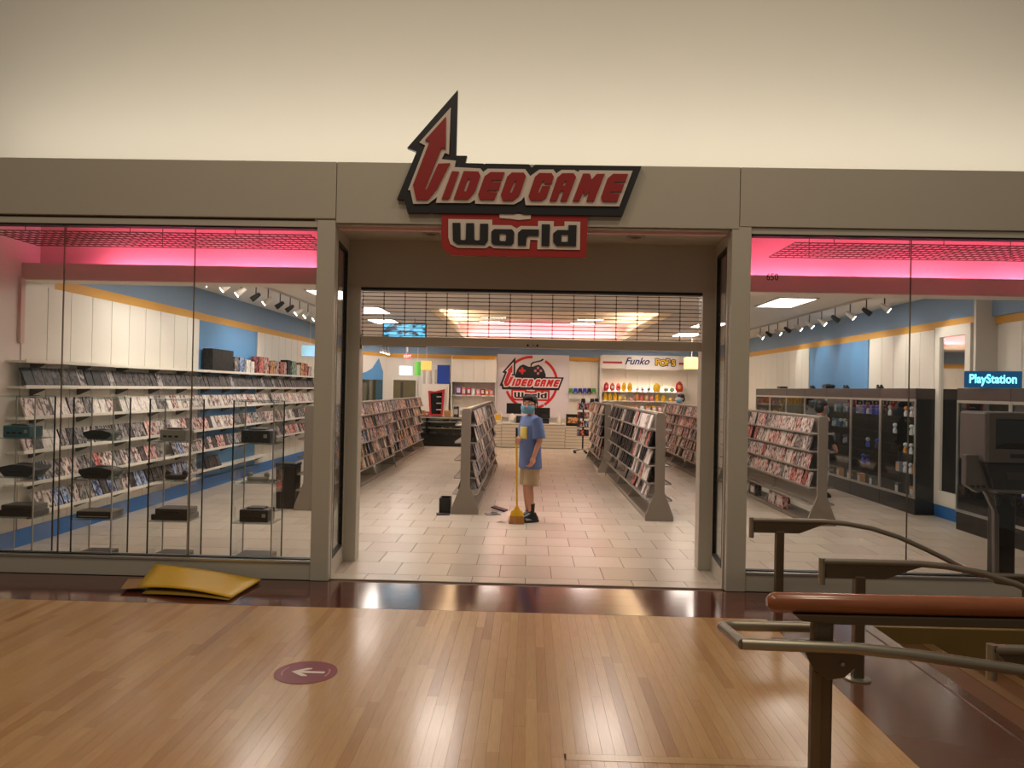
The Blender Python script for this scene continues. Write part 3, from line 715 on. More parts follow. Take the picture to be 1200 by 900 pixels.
def console(kind, loc, label, m=None, sc=1.0, rz=0):
    m = m or M_CONS
    t = thing('game_console', label, 'console', loc, rz); t.scale = (sc, sc, sc)
    if kind == 'slab':
        MB().box((0, 0, .03), (.28, .2, .056)).build('body', m, t, bevel=.008); MB().box((0, -.101, .036), (.2, .004, .008)).build('disc_slot', M_SLOT, t); MB().box((0, -.101, .018), (.24, .003, .006)).build('trim_line', M_CONSG, t)
    elif kind == 'flared':
        MB().prism([(-.1, 0), (.1, 0), (.15, .05), (.14, .075), (.05, .095), (-.05, .095), (-.14, .075), (-.15, .05)], -.1, .1, 'y').build('body', m, t, bevel=.006)
        MB().lathe([(.05, .093), (.055, .1), (.02, .108), (.001, .108)], n=16).build('round_lid', M_CONS2, t, smooth=True); MB().box((0, -.101, .04), (.12, .004, .02)).build('port_panel', M_SLOT, t)
    elif kind == 'tall':
        MB().box((0, 0, .055), (.25, .2, .11)).build('body', m, t, bevel=.01); MB().box((0, 0, .114), (.15, .12, .02)).build('lid', M_CONS2, t, bevel=.006)
        for sx in (-.07, -.02, .04): MB().box((sx, -.102, .045), (.034, .006, .018)).build('port', M_SLOT, t)
        MB().box((.09, -.102, .06), (.03, .005, .03)).build('button', M_CONSG, t)
    elif kind == 'stack':
        MB().box((0, 0, .024), (.3, .2, .046)).build('lower_body', m, t, bevel=.006); MB().box((.01, 0, .07), (.26, .19, .044)).build('upper_body', M_CONS2, t, bevel=.006)
        MB().box((0, -.1, .07), (.16, .008, .01)).build('disc_slot', M_SLOT, t)
    elif kind == 'pad':
        MB().loft([(0, 0, 0, .09, .06), (0, 0, .025, .1, .065), (0, 0, .04, .08, .05)], 18).build('body', m, t, smooth=True)
        for sx in (-1, 1): MB().lathe([(.022, .03), (.026, .06), (.012, .075)], (sx * .075, .01, 0), 12).build('handle', m, t, smooth=True)
    return t
def tw(i, lv, kind, dx, lab, m=None, sc=1.0, dy=0): return console(kind, (TX[i] + dx, 6.72 + dy, TZS[lv] + .005 if lv else .102), lab, m, sc)
tw(0, 3, 'tall', -.02, 'grey and teal boxy console, upper shelf of the leftmost glass tower', M_TEAL, .95)
tw(0, 2, 'flared', .0, 'black flared console, middle shelf of the leftmost glass tower', None, 1.1)
tw(0, 1, 'stack', .0, 'pair of stacked dark consoles, lower shelf of the leftmost glass tower', None, 1.1)
tw(1, 3, 'flared', .0, 'black rounded console, upper shelf of the second glass tower', None, .85)
tw(1, 2, 'flared', .0, 'wide black console, middle shelf of the second glass tower', None, 1.02)
tw(1, 1, 'slab', .0, 'flat black slab console, lower shelf of the second glass tower', None, 1.1)
tw(1, 0, 'slab', .0, 'flat dark console on the base of the second glass tower', M_CONS2, .9)
tw(2, 3, 'tall', .0, 'grey boxy console, upper shelf of the third glass tower', M_CONSG, .9)
tw(2, 2, 'pad', .0, 'small dark grey handheld device, middle shelf of the third glass tower', M_CONS2, 1.0)
tw(2, 1, 'stack', .0, 'two stacked black consoles, lower shelf of the third glass tower', None, 1.1)
tw(2, 0, 'slab', .0, 'flat dark console on the base of the third glass tower', M_CONS2, .95)
tw(3, 3, 'tall', .0, 'bulky black console with lid, upper shelf of the rightmost glass tower', None, 1.0)
tw(3, 2, 'pad', .0, 'pale grey device with two handles, middle shelf of the rightmost glass tower', M_CONSG, 1.0)
tw(3, 1, 'tall', .0, 'squat black console, lower shelf of the rightmost glass tower', None, 1.0)
tw(3, 0, 'slab', .0, 'flat dark console on the base of the rightmost glass tower', M_CONS2, 1.05)

# bin behind the left window
p = ground(345, 600)
t = thing('waste_bin', 'black waste bin with a red label behind the left window', 'bin', (-3.205, 10.25, 0))
MB().prism([(-.12, 0), (.12, 0), (.135, .56), (-.135, .56)], -.13, .13, 'y').build('body', M_BLACK, t, bevel=.015)
MB().box((0, 0, .58), (.275, .28, .045)).build('lid', M_BLACK, t, bevel=.01)
MB().box((-.07, -.136, .31), (.09, .012, .075)).build('red_label', mat('label_red', (190, 30, 26), .5), t)

# ================================================================== SHOP LAMPS
M_DIFF = mat('troffer_diffuser', (255, 246, 232), .5, emit=14, ecol=(255, 241, 230))
def troffer(x, y, label, lx=.6, ly=1.2):
    t = thing('ceiling_light', label, 'light', (x, y, CZ), 0, 'troffers in the shop ceiling')
    for a, b in (((-lx / 2, -ly / 2), (lx / 2, -ly / 2 + .03)), ((-lx / 2, ly / 2 - .03), (lx / 2, ly / 2)), ((-lx / 2, -ly / 2), (-lx / 2 + .03, ly / 2)), ((lx / 2 - .03, -ly / 2), (lx / 2, ly / 2))):
        box((a[0], a[1], -.018), (b[0], b[1], .0)).build('frame', M_WHITE, t)
    box((-lx / 2 + .03, -ly / 2 + .03, -.012), (lx / 2 - .03, ly / 2 - .03, -.002)).build('diffuser', M_DIFF, t)
TR = [(-3.3, 9.6), (-1.1, 9.4), (1.2, 9.4), (3.6, 9.3), (-3.0, 14.3), (-3.2, 16.8), (3.95, 12.0), (1.1, 10.7), (-1.2, 10.7), (3.85, 19.1), (3.75, 16.2), (3.6, 22.6), (-3.2, 20.2), (-3.1, 12.0), (-3.9, 22.9)]  # last entry, back left, is an added troffer to brighten the dim rear
for i, (x, y) in enumerate(sorted(TR, key=lambda q: (q[1], q[0]))):
    troffer(x, y, 'white rectangular troffer in the shop ceiling, %s counted from the entrance inward' % ordinal(i + 1))
for i, (px, py) in enumerate(((578, 371), (692, 373.5), (576, 381.5), (683, 383))):
    p = at(px, py, 16); k = (TZ - CAM_H) / (p.z - CAM_H); y = 16 * k
    y = max(15, min(y, 22.4)); p = at(px, py, y)
    t = thing('tray_light', 'narrow white light in the ceiling tray, %s' % ['front left', 'front right', 'rear left', 'rear right'][i], 'light', (p.x, y, TZ), 0, 'lights in the ceiling tray')
    box((-.36, -.11, -.03), (.36, .11, 0)).build('housing', M_WHITE, t); box((-.34, -.09, -.034), (.34, .09, -.03)).build('diffuser', mat('tray_diffuser', (255, 248, 238), .5, emit=32, ecol=(255, 243, 232)), t)
# track lamps
M_SPOT = mat('spot_face', (255, 250, 240), .4, emit=30); M_SPOTOFF = mat('spot_face_off', (40, 36, 34), .3)
TRM = mat('track_white', (214, 206, 196), .4)
def track(x, y0, y1, ys, lits, side, wall):
    t = thing('lamp_track', 'ceiling lamp track along the %s wall' % side, 'light', (x, y0, CZ), 0)
    box((-.018, 0, -.03), (.018, y1 - y0, 0)).build('rail', TRM, t)
    for i, (y, lit) in enumerate(zip(ys, lits)):
        g = thing('track_lamp', '%s track lamp %s on the %s wall track, counting inward' % (ordinal(i + 1), 'shining' if lit else 'switched off', side), 'light', (x, y, CZ - .03), 0, 'track lamps on the %s side' % side)
        MB().tube([(0, 0, 0), (0, 0, -.14)], .008, 8).build('stem', M_BLACK, g)
        d = Vector((wall * .75, -.25, -.62)).normalized(); c = Vector((0, 0, -.17))
        m_ = TRM if lit else M_BLACK
        MB().tube([c - d * .07, c - d * .03, c + d * .05, c + d * .075], [.022, .032, .04, .04], 14).build('lamp_head', m_, g, smooth=True)
        MB().tube([c + d * .076, c + d * .08], .036, 14).build('lamp_face', M_SPOT if lit else M_SPOTOFF, g)
        if lit:
            l = bpy.data.lights.new('spot', 'SPOT'); l.energy = 20; l.color = (1, .93, .84); l.spot_size = R(75); l.spot_blend = .7; l.shadow_soft_size = .05
            lo = bpy.data.objects.new('spot_light', l); COL.objects.link(lo); lo.parent = g; lo.location = c + d * .1
            lo.rotation_euler = d.to_track_quat('-Z', 'Y').to_euler()
ysl = [9.2, 9.7, 10.2, 10.75, 11.25, 11.8, 12.3, 12.8, 13.3, 13.85]
track(-3.88, 8.4, 18.0, ysl, [1, 1, 1, 0, 1, 0, 0, 1, 1, 1], 'left', -1)
ysr = [10.7 + .57 * i for i in range(11)]
track(4.88, 10.0, 19.0, ysr, [1, 0, 1, 0, 1, 1, 1, 0, 1, 0, 1], 'right', 1)
for i, (px, py) in enumerate(((447, 412.5), (451, 413.8), (455, 415.2))):
    p = at(px, py, 22.0)
    g = thing('ceiling_spot', '%s of three small bright spots on the far left ceiling' % ordinal(i + 1), 'light', (p.x, 22.0, p.z))
    MB().tube([(0, 0, .08), (0, 0, .3)], .01, 6).build('stem', TRM, g); MB().lathe([(.03, .08), (.06, .0), (.05, -.005)], n=12).build('lamp_head', TRM, g, smooth=True); MB().lathe([(.05, -.007), (.001, -.009)], n=12).build('lamp_face', M_SPOT, g)
# pendant shades
def pendant(px0, px1, py0, py1, Y, shape, rgb, em, label):
    a, b = at(px0, py0, Y), at(px1, py1, Y); w = (b.x - a.x) / 2; h = a.z - b.z
    m_ = mat('shade_' + label.split()[0], rgb, .6, emit=em)
    t = thing('pendant_lamp', label, 'light', ((a.x + b.x) / 2, Y, b.z))
    if shape == 'drum': MB().lathe([(w, 0), (w, h), (w * .2, h), (w * .2, h - .01), (w - .02, h - .01), (w - .02, 0)], n=24).build('shade', m_, t, smooth=True)
    else: MB().prism([(-w, 0), (w, 0), (w, h), (-w, h)], -w, w, 'y').build('shade', m_, t, bevel=.01)
    MB().tube([(0, 0, h), (0, 0, CZ - b.z)], .006, 6).build('cord', M_WHITE, t); MB().lathe([(.05, CZ - b.z - .02), (.05, CZ - b.z)], n=12).build('canopy', M_WHITE, t)
pendant(468, 483.5, 429, 439.5, 18.0, 'drum', (222, 238, 242), .8, 'white drum pendant lamp at the back left of the shop')
pendant(486, 493, 424, 440, 17.5, 'drum', (112, 200, 86), .45, 'green cylinder pendant lamp between the white and orange ones')
pendant(494.5, 505, 423, 434, 18.2, 'box', (250, 190, 100), .75, 'orange pendant lamp right of the green one')
pendant(803, 818, 419, 432.5, 19.5, 'box', (255, 214, 140), 1.15, 'cream glowing pendant lamp above the figures alcove on the right')
pendant(354, 373, 405, 417, 15.5, 'drum', (166, 214, 240), .8, 'pale blue pendant lamp seen through the left window near the post')
# exit sign
p = at(477.5, 417.5, 21.0)
t = thing('exit_sign', 'red exit sign hanging by the far left lamps', 'sign', (p.x, 21, p.z))
MB().box((0, 0, 0), (.2, .05, .13)).build('housing', mat('exit_red', (216, 60, 56), .5, emit=.35), t); MB().box((0, 0, (CZ - p.z) / 2 + .06), (.02, .02, CZ - p.z - .12)).build('stem', M_WHITE, t)
me = setmat(text_mesh('EXIT', .1, .004, bold=.002), mat('exit_letters', (250, 230, 225), .5, emit=.6)); o = link('lettering', me, t); o.location = (0, -.026, -.035)
# hanging television
a, b = at(449, 378, 16.0), at(499.5, 407, 16.0)
t = thing('television', 'flat television with a blue picture hanging from the shop ceiling behind the grille', 'television', ((a.x + b.x) / 2, 16, (a.z + b.z) / 2))
w, h = (b.x - a.x) / 2, (a.z - b.z) / 2
box((-w, -.02, -h), (w, .05, h)).build('bezel', M_BLACK, t, bevel=.006)
m_ = bpy.data.materials.new('blue_picture'); m_.use_nodes = True; nt = m_.node_tree; bs = nt.nodes['Principled BSDF']; bs.inputs['Roughness'].default_value = .2
g = nt.nodes.new('ShaderNodeNewGeometry'); mp = nt.nodes.new('ShaderNodeMapping'); mp.inputs['Scale'].default_value = (2.2, 1, 5); nz = nt.nodes.new('ShaderNodeTexNoise'); nz.inputs['Scale'].default_value = 2.2; nz.inputs['Detail'].default_value = 2
rp = nt.nodes.new('ShaderNodeValToRGB'); rp.color_ramp.elements[0].position = .38; rp.color_ramp.elements[0].color = lin((14, 40, 62)); rp.color_ramp.elements[1].position = .52; rp.color_ramp.elements[1].color = lin((96, 196, 236))
nt.links.new(g.outputs['Position'], mp.inputs[0]); nt.links.new(mp.outputs[0], nz.inputs['Vector']); nt.links.new(nz.outputs['Fac'], rp.inputs[0]); nt.links.new(rp.outputs[0], bs.inputs['Emission Color']); nt.links.new(rp.outputs[0], bs.inputs['Base Color']); bs.inputs['Emission Strength'].default_value = .9
box((-w + .025, -.024, -h + .03), (w - .025, -.02, h - .025)).build('screen', m_, t)
for sx in (-.2, .2): MB().tube([(sx, .03, h), (sx, .03, CZ - t.location.z)], .012, 8).build('hanger', M_SILVER, t)

# ceiling grids above the display zones
def grid(x0, x1, label):
    t = thing('ceiling_grid', label, 'grid', (x0, 6.75, 2.975)); L = x1 - x0; W = .73
    mb = MB(); x = 0
    while x <= L + .001: mb.tube([(x, 0, .004), (x, W, .004)], .004, 5); x += .075
    tag(mb.build('cross_wires', M_STEELD, t), kind='stuff')
    y = 0; wm = MB().tube([(0, 0, 0), (L, 0, 0)], .005, 5).mesh('long_wire', M_STEELD)
    while y <= W + .01: o = link('long_wire', wm, t); o.location = (0, y, 0); y += .105
    x = .35
    while x < L:
        for y in (.04, W - .08): MB().tube([(x, y, 0), (x, y, DC - 2.975)], .004, 5).build('hanger_wire', M_STEELD, t)
        x += .95
grid(-4.9, -1.95, 'wire grid hung under the pink ceiling behind the left window'); grid(2.3, 5.8, 'wire grid hung under the pink ceiling behind the right window')

# ================================================================== RIGHT WINDOW: CABINETS, KIOSK, NEON SIGN
def cabinet(x, y0, y1, label, group):
    """front faces -X; y0 nearest"""
    t = thing('display_cabinet', label, 'cabinet', (x, y0, 0), 0, group); L = y1 - y0 - .006; D = .29
    box((0, 0, 0), (D, L, .225)).build('plinth', M_BLACK2, t, bevel=.004)
    box((-.01, 0, 1.62), (D, L, 1.77)).build('header', M_BROWNH, t, bevel=.004)
    box((0, 0, .225), (D, .025, 1.62)).build('side_panel', M_BLACK2, t); box((0, L - .025, .225), (D, L, 1.62)).build('side_panel', M_BLACK2, t)
    box((D - .02, .025, .225), (D, L - .025, 1.62)).build('back_panel', M_BLACK2, t)
    d = box((-.012, .0, .225), (.006, L, .26)).build('door', M_SILVER, t)
    for a, b in (((-.012, 0, 1.585), (.006, L, 1.62)), ((-.012, 0, .26), (.006, .03, 1.585)), ((-.012, L - .03, .26), (.006, L, 1.585))): box(a, b).build('door_frame', M_SILVER, d)
    box((-.005, .03, .26), (.0, L - .03, 1.585)).build('door_pane', CGLASS, d)
    for z in (.55, .83, 1.1, 1.36): box((.03, .03, z - .004), (D - .03, L - .03, z + .004)).build('glass_shelf', M_SHELFG, t)
    return t
TOYM = {'blue': (40, 70, 190), 'white': (225, 225, 230), 'orange': (222, 140, 50), 'silver': (170, 175, 185), 'teal': (40, 120, 140), 'red': (180, 40, 40), 'yellow': (226, 180, 40), 'purple': (104, 64, 140), 'navy': (24, 34, 90), 'black': (28, 26, 28), 'green': (70, 150, 70), 'pink': (230, 120, 120)}
def toym(k): return mat('toy_' + k, TOYM[k], .4)
def toy(kind, k, loc, label, grp, s=1.0, rz=0, k2='white'):
    """small merchandise: boxed figure or standing figure"""
    t = thing('toy_box' if kind == 'box' else 'toy_figure', label, 'toy', loc, rz, grp); t.scale = (s, s, s)
    if kind == 'box':
        MB().box((0, 0, .075), (.085, .11, .15)).build('carton', toym(k), t, bevel=.003); MB().box((-.043, 0, .07), (.002, .08, .09)).build('window_label', toym(k2), t)
    elif kind == 'figure':
        MB().loft([(0, 0, 0, .03, .04), (0, 0, .05, .032, .04), (0, 0, .085, .022, .03), (0, 0, .1, .012, .015)], 10).build('body', toym(k), t, smooth=True)
        MB().ellipsoid((0, 0, .13), (.036, .04, .036), 12).build('head', toym(k2), t, smooth=True)
    return t
CBN = []
for i in range(7):
    y0 = 10.85 + 1.08 * i
    lab = 'black glass-front display cabinet on the right wall, %s from its near end' % ordinal(i + 1)
    cabinet(5.41, y0, y0 + 1.08, lab, 'black display cabinets on the right wall')
    if i < 4:
        for z, zn in ((.55, 'bottom'), (.83, 'lower'), (1.1, 'upper'), (1.36, 'top')):
            kk = [['white', 'silver', 'orange', 'white'], ['blue', 'navy', 'blue', 'silver'], ['silver', 'black', 'navy', 'teal'], ['teal', 'blue', 'white', 'black']][i]
            for j in range(6):
                if rnd.random() < (.25 if (i < 3 and j < 3) else .6): continue
                toy('box' if (i + j) % 3 == 0 else 'figure', rnd.choice(kk), (5.49, y0 + .12 + .165 * j, z + .005), 'small toy %s from left, %s shelf of the %s right-wall cabinet' % (ordinal(6 - j), zn, ordinal(i + 1)), 'toys in the right wall cabinets', .9, 0, rnd.choice(kk))
        for j in range(4):
            if (i + j) % 2: continue
            toy('box', ['orange', 'white', 'black', 'yellow'][(i + j) % 4], (5.5, y0 + .2 + .22 * j, .226), 'boxed toy %s from left on the floor of the %s right-wall cabinet' % (ordinal(4 - j), ordinal(i + 1)), 'toys in the right wall cabinets', 1.0)
for i in range(2):
    y0 = 8.72 - 1.08 * i
    cabinet(5.40, y0, y0 + 1.08, 'black glass-front display cabinet behind the kiosk, %s' % ('far one under the glowing sign' if i == 0 else 'near one'), 'black cabinets behind the kiosk')
    for z, zn in ((.55, 'bottom'), (.83, 'lower'), (1.1, 'upper'), (1.36, 'top')):
        for j in range(6):
            if rnd.random() < .3: continue
            toy('box', rnd.choice(['blue', 'navy', 'teal', 'black', 'silver']), (5.5, y0 + .14 + .16 * j, z + .005), 'small toy box %s from left, %s shelf of the %s kiosk cabinet' % (ordinal(6 - j), zn, 'far' if i == 0 else 'near'), 'toys in the cabinets behind the kiosk', .85)
# things lying on top of the cabinets
for i, (yy, kind) in enumerate(((12.3, 'pad'), (13.6, 'pad'), (14.4, 'flared'), (15.2, 'pad'), (17.0, 'slab'))):
    console(kind, (5.56, yy, 1.775), 'dark gadget lying on the cabinet tops, %s from the near end' % ordinal(i + 1), M_CONS, .8, R(90))
# glowing sign
a, b = at(1139, 438, 9.25), at(1192, 455, 8.95)
t = thing('neon_sign', 'glowing blue lettered sign standing on the cabinet behind the kiosk', 'sign', (5.48, 9.15, 1.772), R(-28))
box((-.32, -.02, 0), (.26, .05, .2)).build('housing', mat('neon_box_blue', (10, 34, 70), .25, emit=.25, ecol=(30, 130, 190)), t, bevel=.01)
box((-.30, .05, 0), (.24, .09, .02)).build('stand', M_BLACK, t)
me = setmat(text_mesh('PlayStation', .13, .008, bold=.003), mat('neon_cyan', (120, 235, 250), .4, emit=2.4))
for v in me.vertices: v.co.x *= .84; v.co.z *= 1.12
o = link('lettering', me, t); o.location = (-.03, -.022, .06)
# kiosk with tube television
M_KG = mat('kiosk_grey', (96, 88, 84), .4); M_KD = mat('kiosk_dark', (38, 33, 32), .35); M_CRT = mat('crt_glass', (12, 11, 13), .06, spec=.8)
kp = ground(1150, 674)
t = thing('game_kiosk', 'grey demo kiosk with a tube television on a black column, right window', 'kiosk', (4.33, 7.12, 0))
MB().lathe([(.30, 0), (.30, .015), (.10, .03), (.09, .04)], n=28).build('base_plate', M_KD, t, smooth=True)
MB().prism([(-.075, .03), (.10, .03), (.10, .86), (-.075, .86)], -.06, .08, 'y').build('column', M_BLACK2, t, bevel=.012)
MB().prism([(-.115, .03), (-.075, .03), (-.085, .60), (-.14, .74), (-.20, .83), (-.20, .92), (-.30, .92), (-.2, .78), (-.13, .64)], -.12, -.07, 'y').build('curved_arm', M_KG, t, bevel=.005)
MB().prism([(-.40, .87), (-.29, .80), (-.18, .84), (-.28, 1.14), (-.40, 1.14)], -.14, -.06, 'y').build('side_plate', M_KG, t, bevel=.008)
for i in range(3): MB().lathe([(.012, 0), (.012, .02)], (0, 0, 0), 10).build('knob', M_BLACK, t).matrix_local = Matrix.Translation((-.345 + .05 * i, -.14, .86)) @ Matrix.Rotation(R(90), 4, 'X')
# television body
MB().prism([(-.29, 1.08), (.29, 1.08), (.29, 1.53), (-.29, 1.53)], -.24, .18, 'y').build('television_body', M_KG, t, bevel=.02)
bz_ = MB()
for a_, b_ in (((-.275, 1.47), (.275, 1.52)), ((-.275, 1.09), (.275, 1.205)), ((-.275, 1.205), (-.215, 1.47)), ((.215, 1.205), (.275, 1.47))): bz_.b2((a_[0], -.262, a_[1]), (b_[0], -.235, b_[1]))
bz_.build('bezel', mat('bezel_taupe', (88, 78, 72), .35), t)
scr = MB(); n = 8; vs = []
for j in range(n + 1):
    for i in range(n + 1):
        u, v = i / n * 2 - 1, j / n * 2 - 1; vs.append((u * .216, -.238 - .018 * (1 - u * u) * (1 - v * v) ** .5 - .004, 1.3375 + v * .134))
scr.add(vs, [(j * (n + 1) + i, j * (n + 1) + i + 1, (j + 1) * (n + 1) + i + 1, (j + 1) * (n + 1) + i) for j in range(n) for i in range(n)])
b0 = len(scr.v); scr.add([(x_, -.2, z_) for x_, y_, z_ in vs], [((j + 1) * (n + 1) + i, (j + 1) * (n + 1) + i + 1, j * (n + 1) + i + 1, j * (n + 1) + i) for j in range(n) for i in range(n)])
scr.build('screen', M_CRT, t, smooth=True)
box((-.085, -.268, 1.13), (.085, -.26, 1.165)).build('name_plate', M_BLACK, t, bevel=.003)
MB().prism([(-.27, 1.08), (.3, 1.08), (.3, .86), (.22, .82), (-.16, .82), (-.2, .86)], -.22, .14, 'y').build('console_housing', M_KD, t, bevel=.015)
box((-.09, -.228, .93), (.09, -.219, 1.0)).build('disc_tray', mat('tray_brown', (58, 48, 44), .4), t, bevel=.002)
box((-.2, -.27, .815), (.3, -.1, .845)).build('controller_ledge', M_KG, t, bevel=.008)
for sx, nm in ((-.09, 'l'), (.16, 'r')):
    c = MB().loft([(sx, -.2, .74, .06, .04), (sx, -.2, .775, .085, .05), (sx, -.2, .8, .07, .045)], 16); 
    for q in (-.06, .06): c.loft([(sx + q * 1.2, -.22, .70, .014, .014), (sx + q * 1.1, -.21, .74, .022, .022), (sx + q, -.2, .78, .025, .028)], 10)
    cc = c.build('controller', M_BLACK, t, smooth=True); MB().tube([(sx, -.2, .8), (sx + .02, -.19, .83), (sx + .03, -.16, .84)], .005, 6).build('cable', M_BLACK, cc)

# ================================================================== BACK OF THE SHOP
# logo banner: round emblem with pad and lettering
a, b = at(583, 415, YB - .1), at(665.5, 493, YB - .1)
t = thing('logo_banner', 'large white square banner with the red and black shop emblem behind the counter', 'banner', ((a.x + b.x) / 2, YB - .085, 0))
bw = (b.x - a.x) / 2
box((-bw, -.03, .75), (bw, .03, a.z)).build('board', mat('banner_white', (226, 218, 222), .5), t)
k = (YB - .1) / FPX
cxp, czp = 622.5, 447.5
def bp(px, py): u, v = px - 624, py - 457; q = at(624, 457, YB - .1); return (u + v * .02) * k + q.x - t.location.x, q.z + (-v + u * .02) * k
c0 = bp(622.5, 448.5); r1 = 31.5 * k; r0 = 28.5 * k
def ring(a0, a1, w0=1.0): return arc(c0, r1, a0, a1, 24) + arc(c0, r0 * w0, a1, a0, 24)
L_RED = mat('emblem_red', (206, 30, 32), .5); L_BLK = mat('emblem_black', (22, 20, 22), .5)
for lp in (ring(88, 148), ring(-5, 58), ring(200, 300), ring(302, 352)):
    o = link('ring_arc', setmat(flat_shape([lp], .004), L_RED), t); o.location.y = -.03
pad = [(-17.5, 0), (-17.5, -4), (-15.5, -10), (-12.5, -14), (-8.5, -16), (-5, -14.5), (-2, -13.3), (3, -13.3), (6, -14.5), (9.5, -15.6), (13, -13.6), (16, -9.5), (18, -4), (18, 0)]
q = lambda u, v: bp(621.5 + u, 443 + v)
o = link('pad_shape', setmat(flat_shape([[q(*p) for p in pad]], .006), L_BLK), t); o.location.y = -.03
cross = [(-1.3, -4), (1.3, -4), (1.3, -1.3), (4, -1.3), (4, 1.3), (1.3, 1.3), (1.3, 4), (-1.3, 4), (-1.3, 1.3), (-4, 1.3), (-4, -1.3), (-1.3, -1.3)]
o = link('pad_cross', setmat(flat_shape([[q(-9.5 + u, -8.5 + v) for u, v in cross]], .003), L_RED), t); o.location.y = -.036
M_PB = mat('pad_button', (206, 120, 132), .5)
for u, v in ((0, -3.2), (3.2, 0), (0, 3.2), (-3.2, 0)):
    o = link('pad_button', setmat(flat_shape([[q(9 + u + 1.6 * math.cos(i * math.pi / 5), -8.5 + v + 1.6 * math.sin(i * math.pi / 5)) for i in range(10)]], .003), M_PB), t); o.location.y = -.036
cw = [(0, -14), (.5, -17), (3, -19), (8, -20), (12, -21), (14.5, -23)]
w0 = [q(u, v) for u, v in cw]; w1 = [q(u + 1.3, v + 1.5) for u, v in cw]
o = link('pad_cable', setmat(flat_shape([w0 + w1[::-1]], .004), L_BLK), t); o.location.y = -.03
lg = bpy.data.objects.new('lettering', None); COL.objects.link(lg); lg.parent = t
qq = bp(623, 449); lg.location = (qq[0], -.036, qq[1])
make_logo(lg, .262 * k, .003, mat('emblem_white', (240, 228, 226), .5), L_RED, L_RED, L_BLK)

# wall cupboard unit and shelf left of the banner
def wx(px, Y): return at(px, 457, Y).x
Y1 = YB - .45
t = thing('shelf_unit', 'white unit with door panels and an open niche left of the logo banner', 'cabinet', (0, Y1, 0))
x0, x1 = wx(529.5, Y1), wx(580.2, Y1)
for i in range(4):
    u0 = x0 + (x1 - x0) * i / 4; u1 = x0 + (x1 - x0) * (i + 1) / 4
    box((u0 + .004, 0, at(550, 448, Y1).z), (u1 - .004, .03, at(550, 421, Y1).z)).build('door', M_WHITE, t)
    box((u0 + .004, .38, .3), (u1 - .004, .4, at(550, 448, Y1).z)).build('niche_panel', M_WHITE2, t)
box((x0, .03, at(550, 448, Y1).z), (x1, .4, at(550, 421, Y1).z)).build('carcass', M_WHITE2, t)
box((x0, -.01, at(550, 421, Y1).z), (x1, .4, at(550, 417.5, Y1).z)).build('ochre_band', M_ORANGE, t)
box((x0 - .03, 0, .3), (x0, .4, at(550, 417, Y1).z)).build('side_panel', M_WHITE, t); box((x1, 0, .3), (x1 + .03, .4, at(550, 417, Y1).z)).build('side_panel', M_WHITE, t)
zsh = at(555, 463, Y1).z
box((x0, .05, zsh - .03), (x1, .4, zsh)).build('shelf_board', M_WHITE, t)
for i, (p0, p1, h, k_) in enumerate(((534, 541, 10, 'purple'), (541.5, 546, 8, 'pink'), (547, 552, 8, 'red'), (552.5, 557, 7, 'white'), (558, 563, 7, 'pink'), (563.5, 568, 7.5, 'red'), (569, 573, 6.5, 'orange'), (573.5, 578.5, 6.5, 'pink'))):
    u0, u1 = wx(p0, Y1 + .2), wx(p1, Y1 + .2)
    g = thing('toy_box', '%s boxed toy, %s from the left in the niche left of the banner' % (k_, ordinal(i + 1)), 'toy', ((u0 + u1) / 2, Y1 + .2, zsh + .002), 0, 'boxed toys in the niche')
    MB().box((0, 0, h * .0135), (u1 - u0 - .01, .14, h * .027)).build('carton', toym(k_), g, bevel=.004); MB().box((0, -.071, h * .014), ((u1 - u0) * .6, .002, h * .015)).build('window_label', toym('white'), g)
# white counter housing with blue panel and slats, far left
Y2 = YB - .5
t = thing('housing_unit', 'cream boxed housing with slats and a blue panel on top, back left', 'cabinet', (0, Y2, 0))
box((wx(494.5, Y2), 0, 0), (wx(526, Y2), .4, at(510, 450, Y2).z)).build('body', M_WHITE, t)
box((wx(511.5, Y2), .1, at(510, 449.5, Y2).z), (wx(526, Y2), .16, at(510, 427.5, Y2).z)).build('blue_panel', mat('deep_blue_panel', (28, 66, 160), .5), t)
for i, px in enumerate((495, 498.5, 502.5, 506, 509)): box((wx(px, Y2), .1, at(510, 450, Y2).z), (wx(px + 2.2, Y2), .16, at(510, 433 + (i % 2) * 3, Y2).z)).build('slat', M_WHITE if i % 2 else M_GREYL, t)
t = thing('framed_mirror', 'crooked red-framed black mirror on the cream housing at the back', 'mirror', (0, Y2 - .02, 0))
zt, zb = at(512, 458, Y2).z, at(512, 487, Y2).z
P = [(wx(502, Y2), zt), (wx(510, Y2), zt - .02), (wx(521.5, Y2), zt + .06), (wx(519.5, Y2), zb), (wx(504.5, Y2), zb)]
I = [(wx(504.6, Y2), zt - .08), (wx(518.6, Y2), zt - .04), (wx(517.4, Y2), zb + .05), (wx(506.2, Y2), zb + .05)]
link('frame', setmat(flat_shape([P, I], .04), mat('frame_red', (178, 36, 34), .4)), t); link('mirror_pane', setmat(flat_shape([I], .01), mat('black_mirror', (18, 17, 18), .08, spec=.8)), t)
for i in range(3): box((wx(512, Y2), -.03, zt - .2 - .2 * i), (wx(517.5, Y2), -.012, zt - .17 - .2 * i)).build('bright_strip', M_GREYL, t)
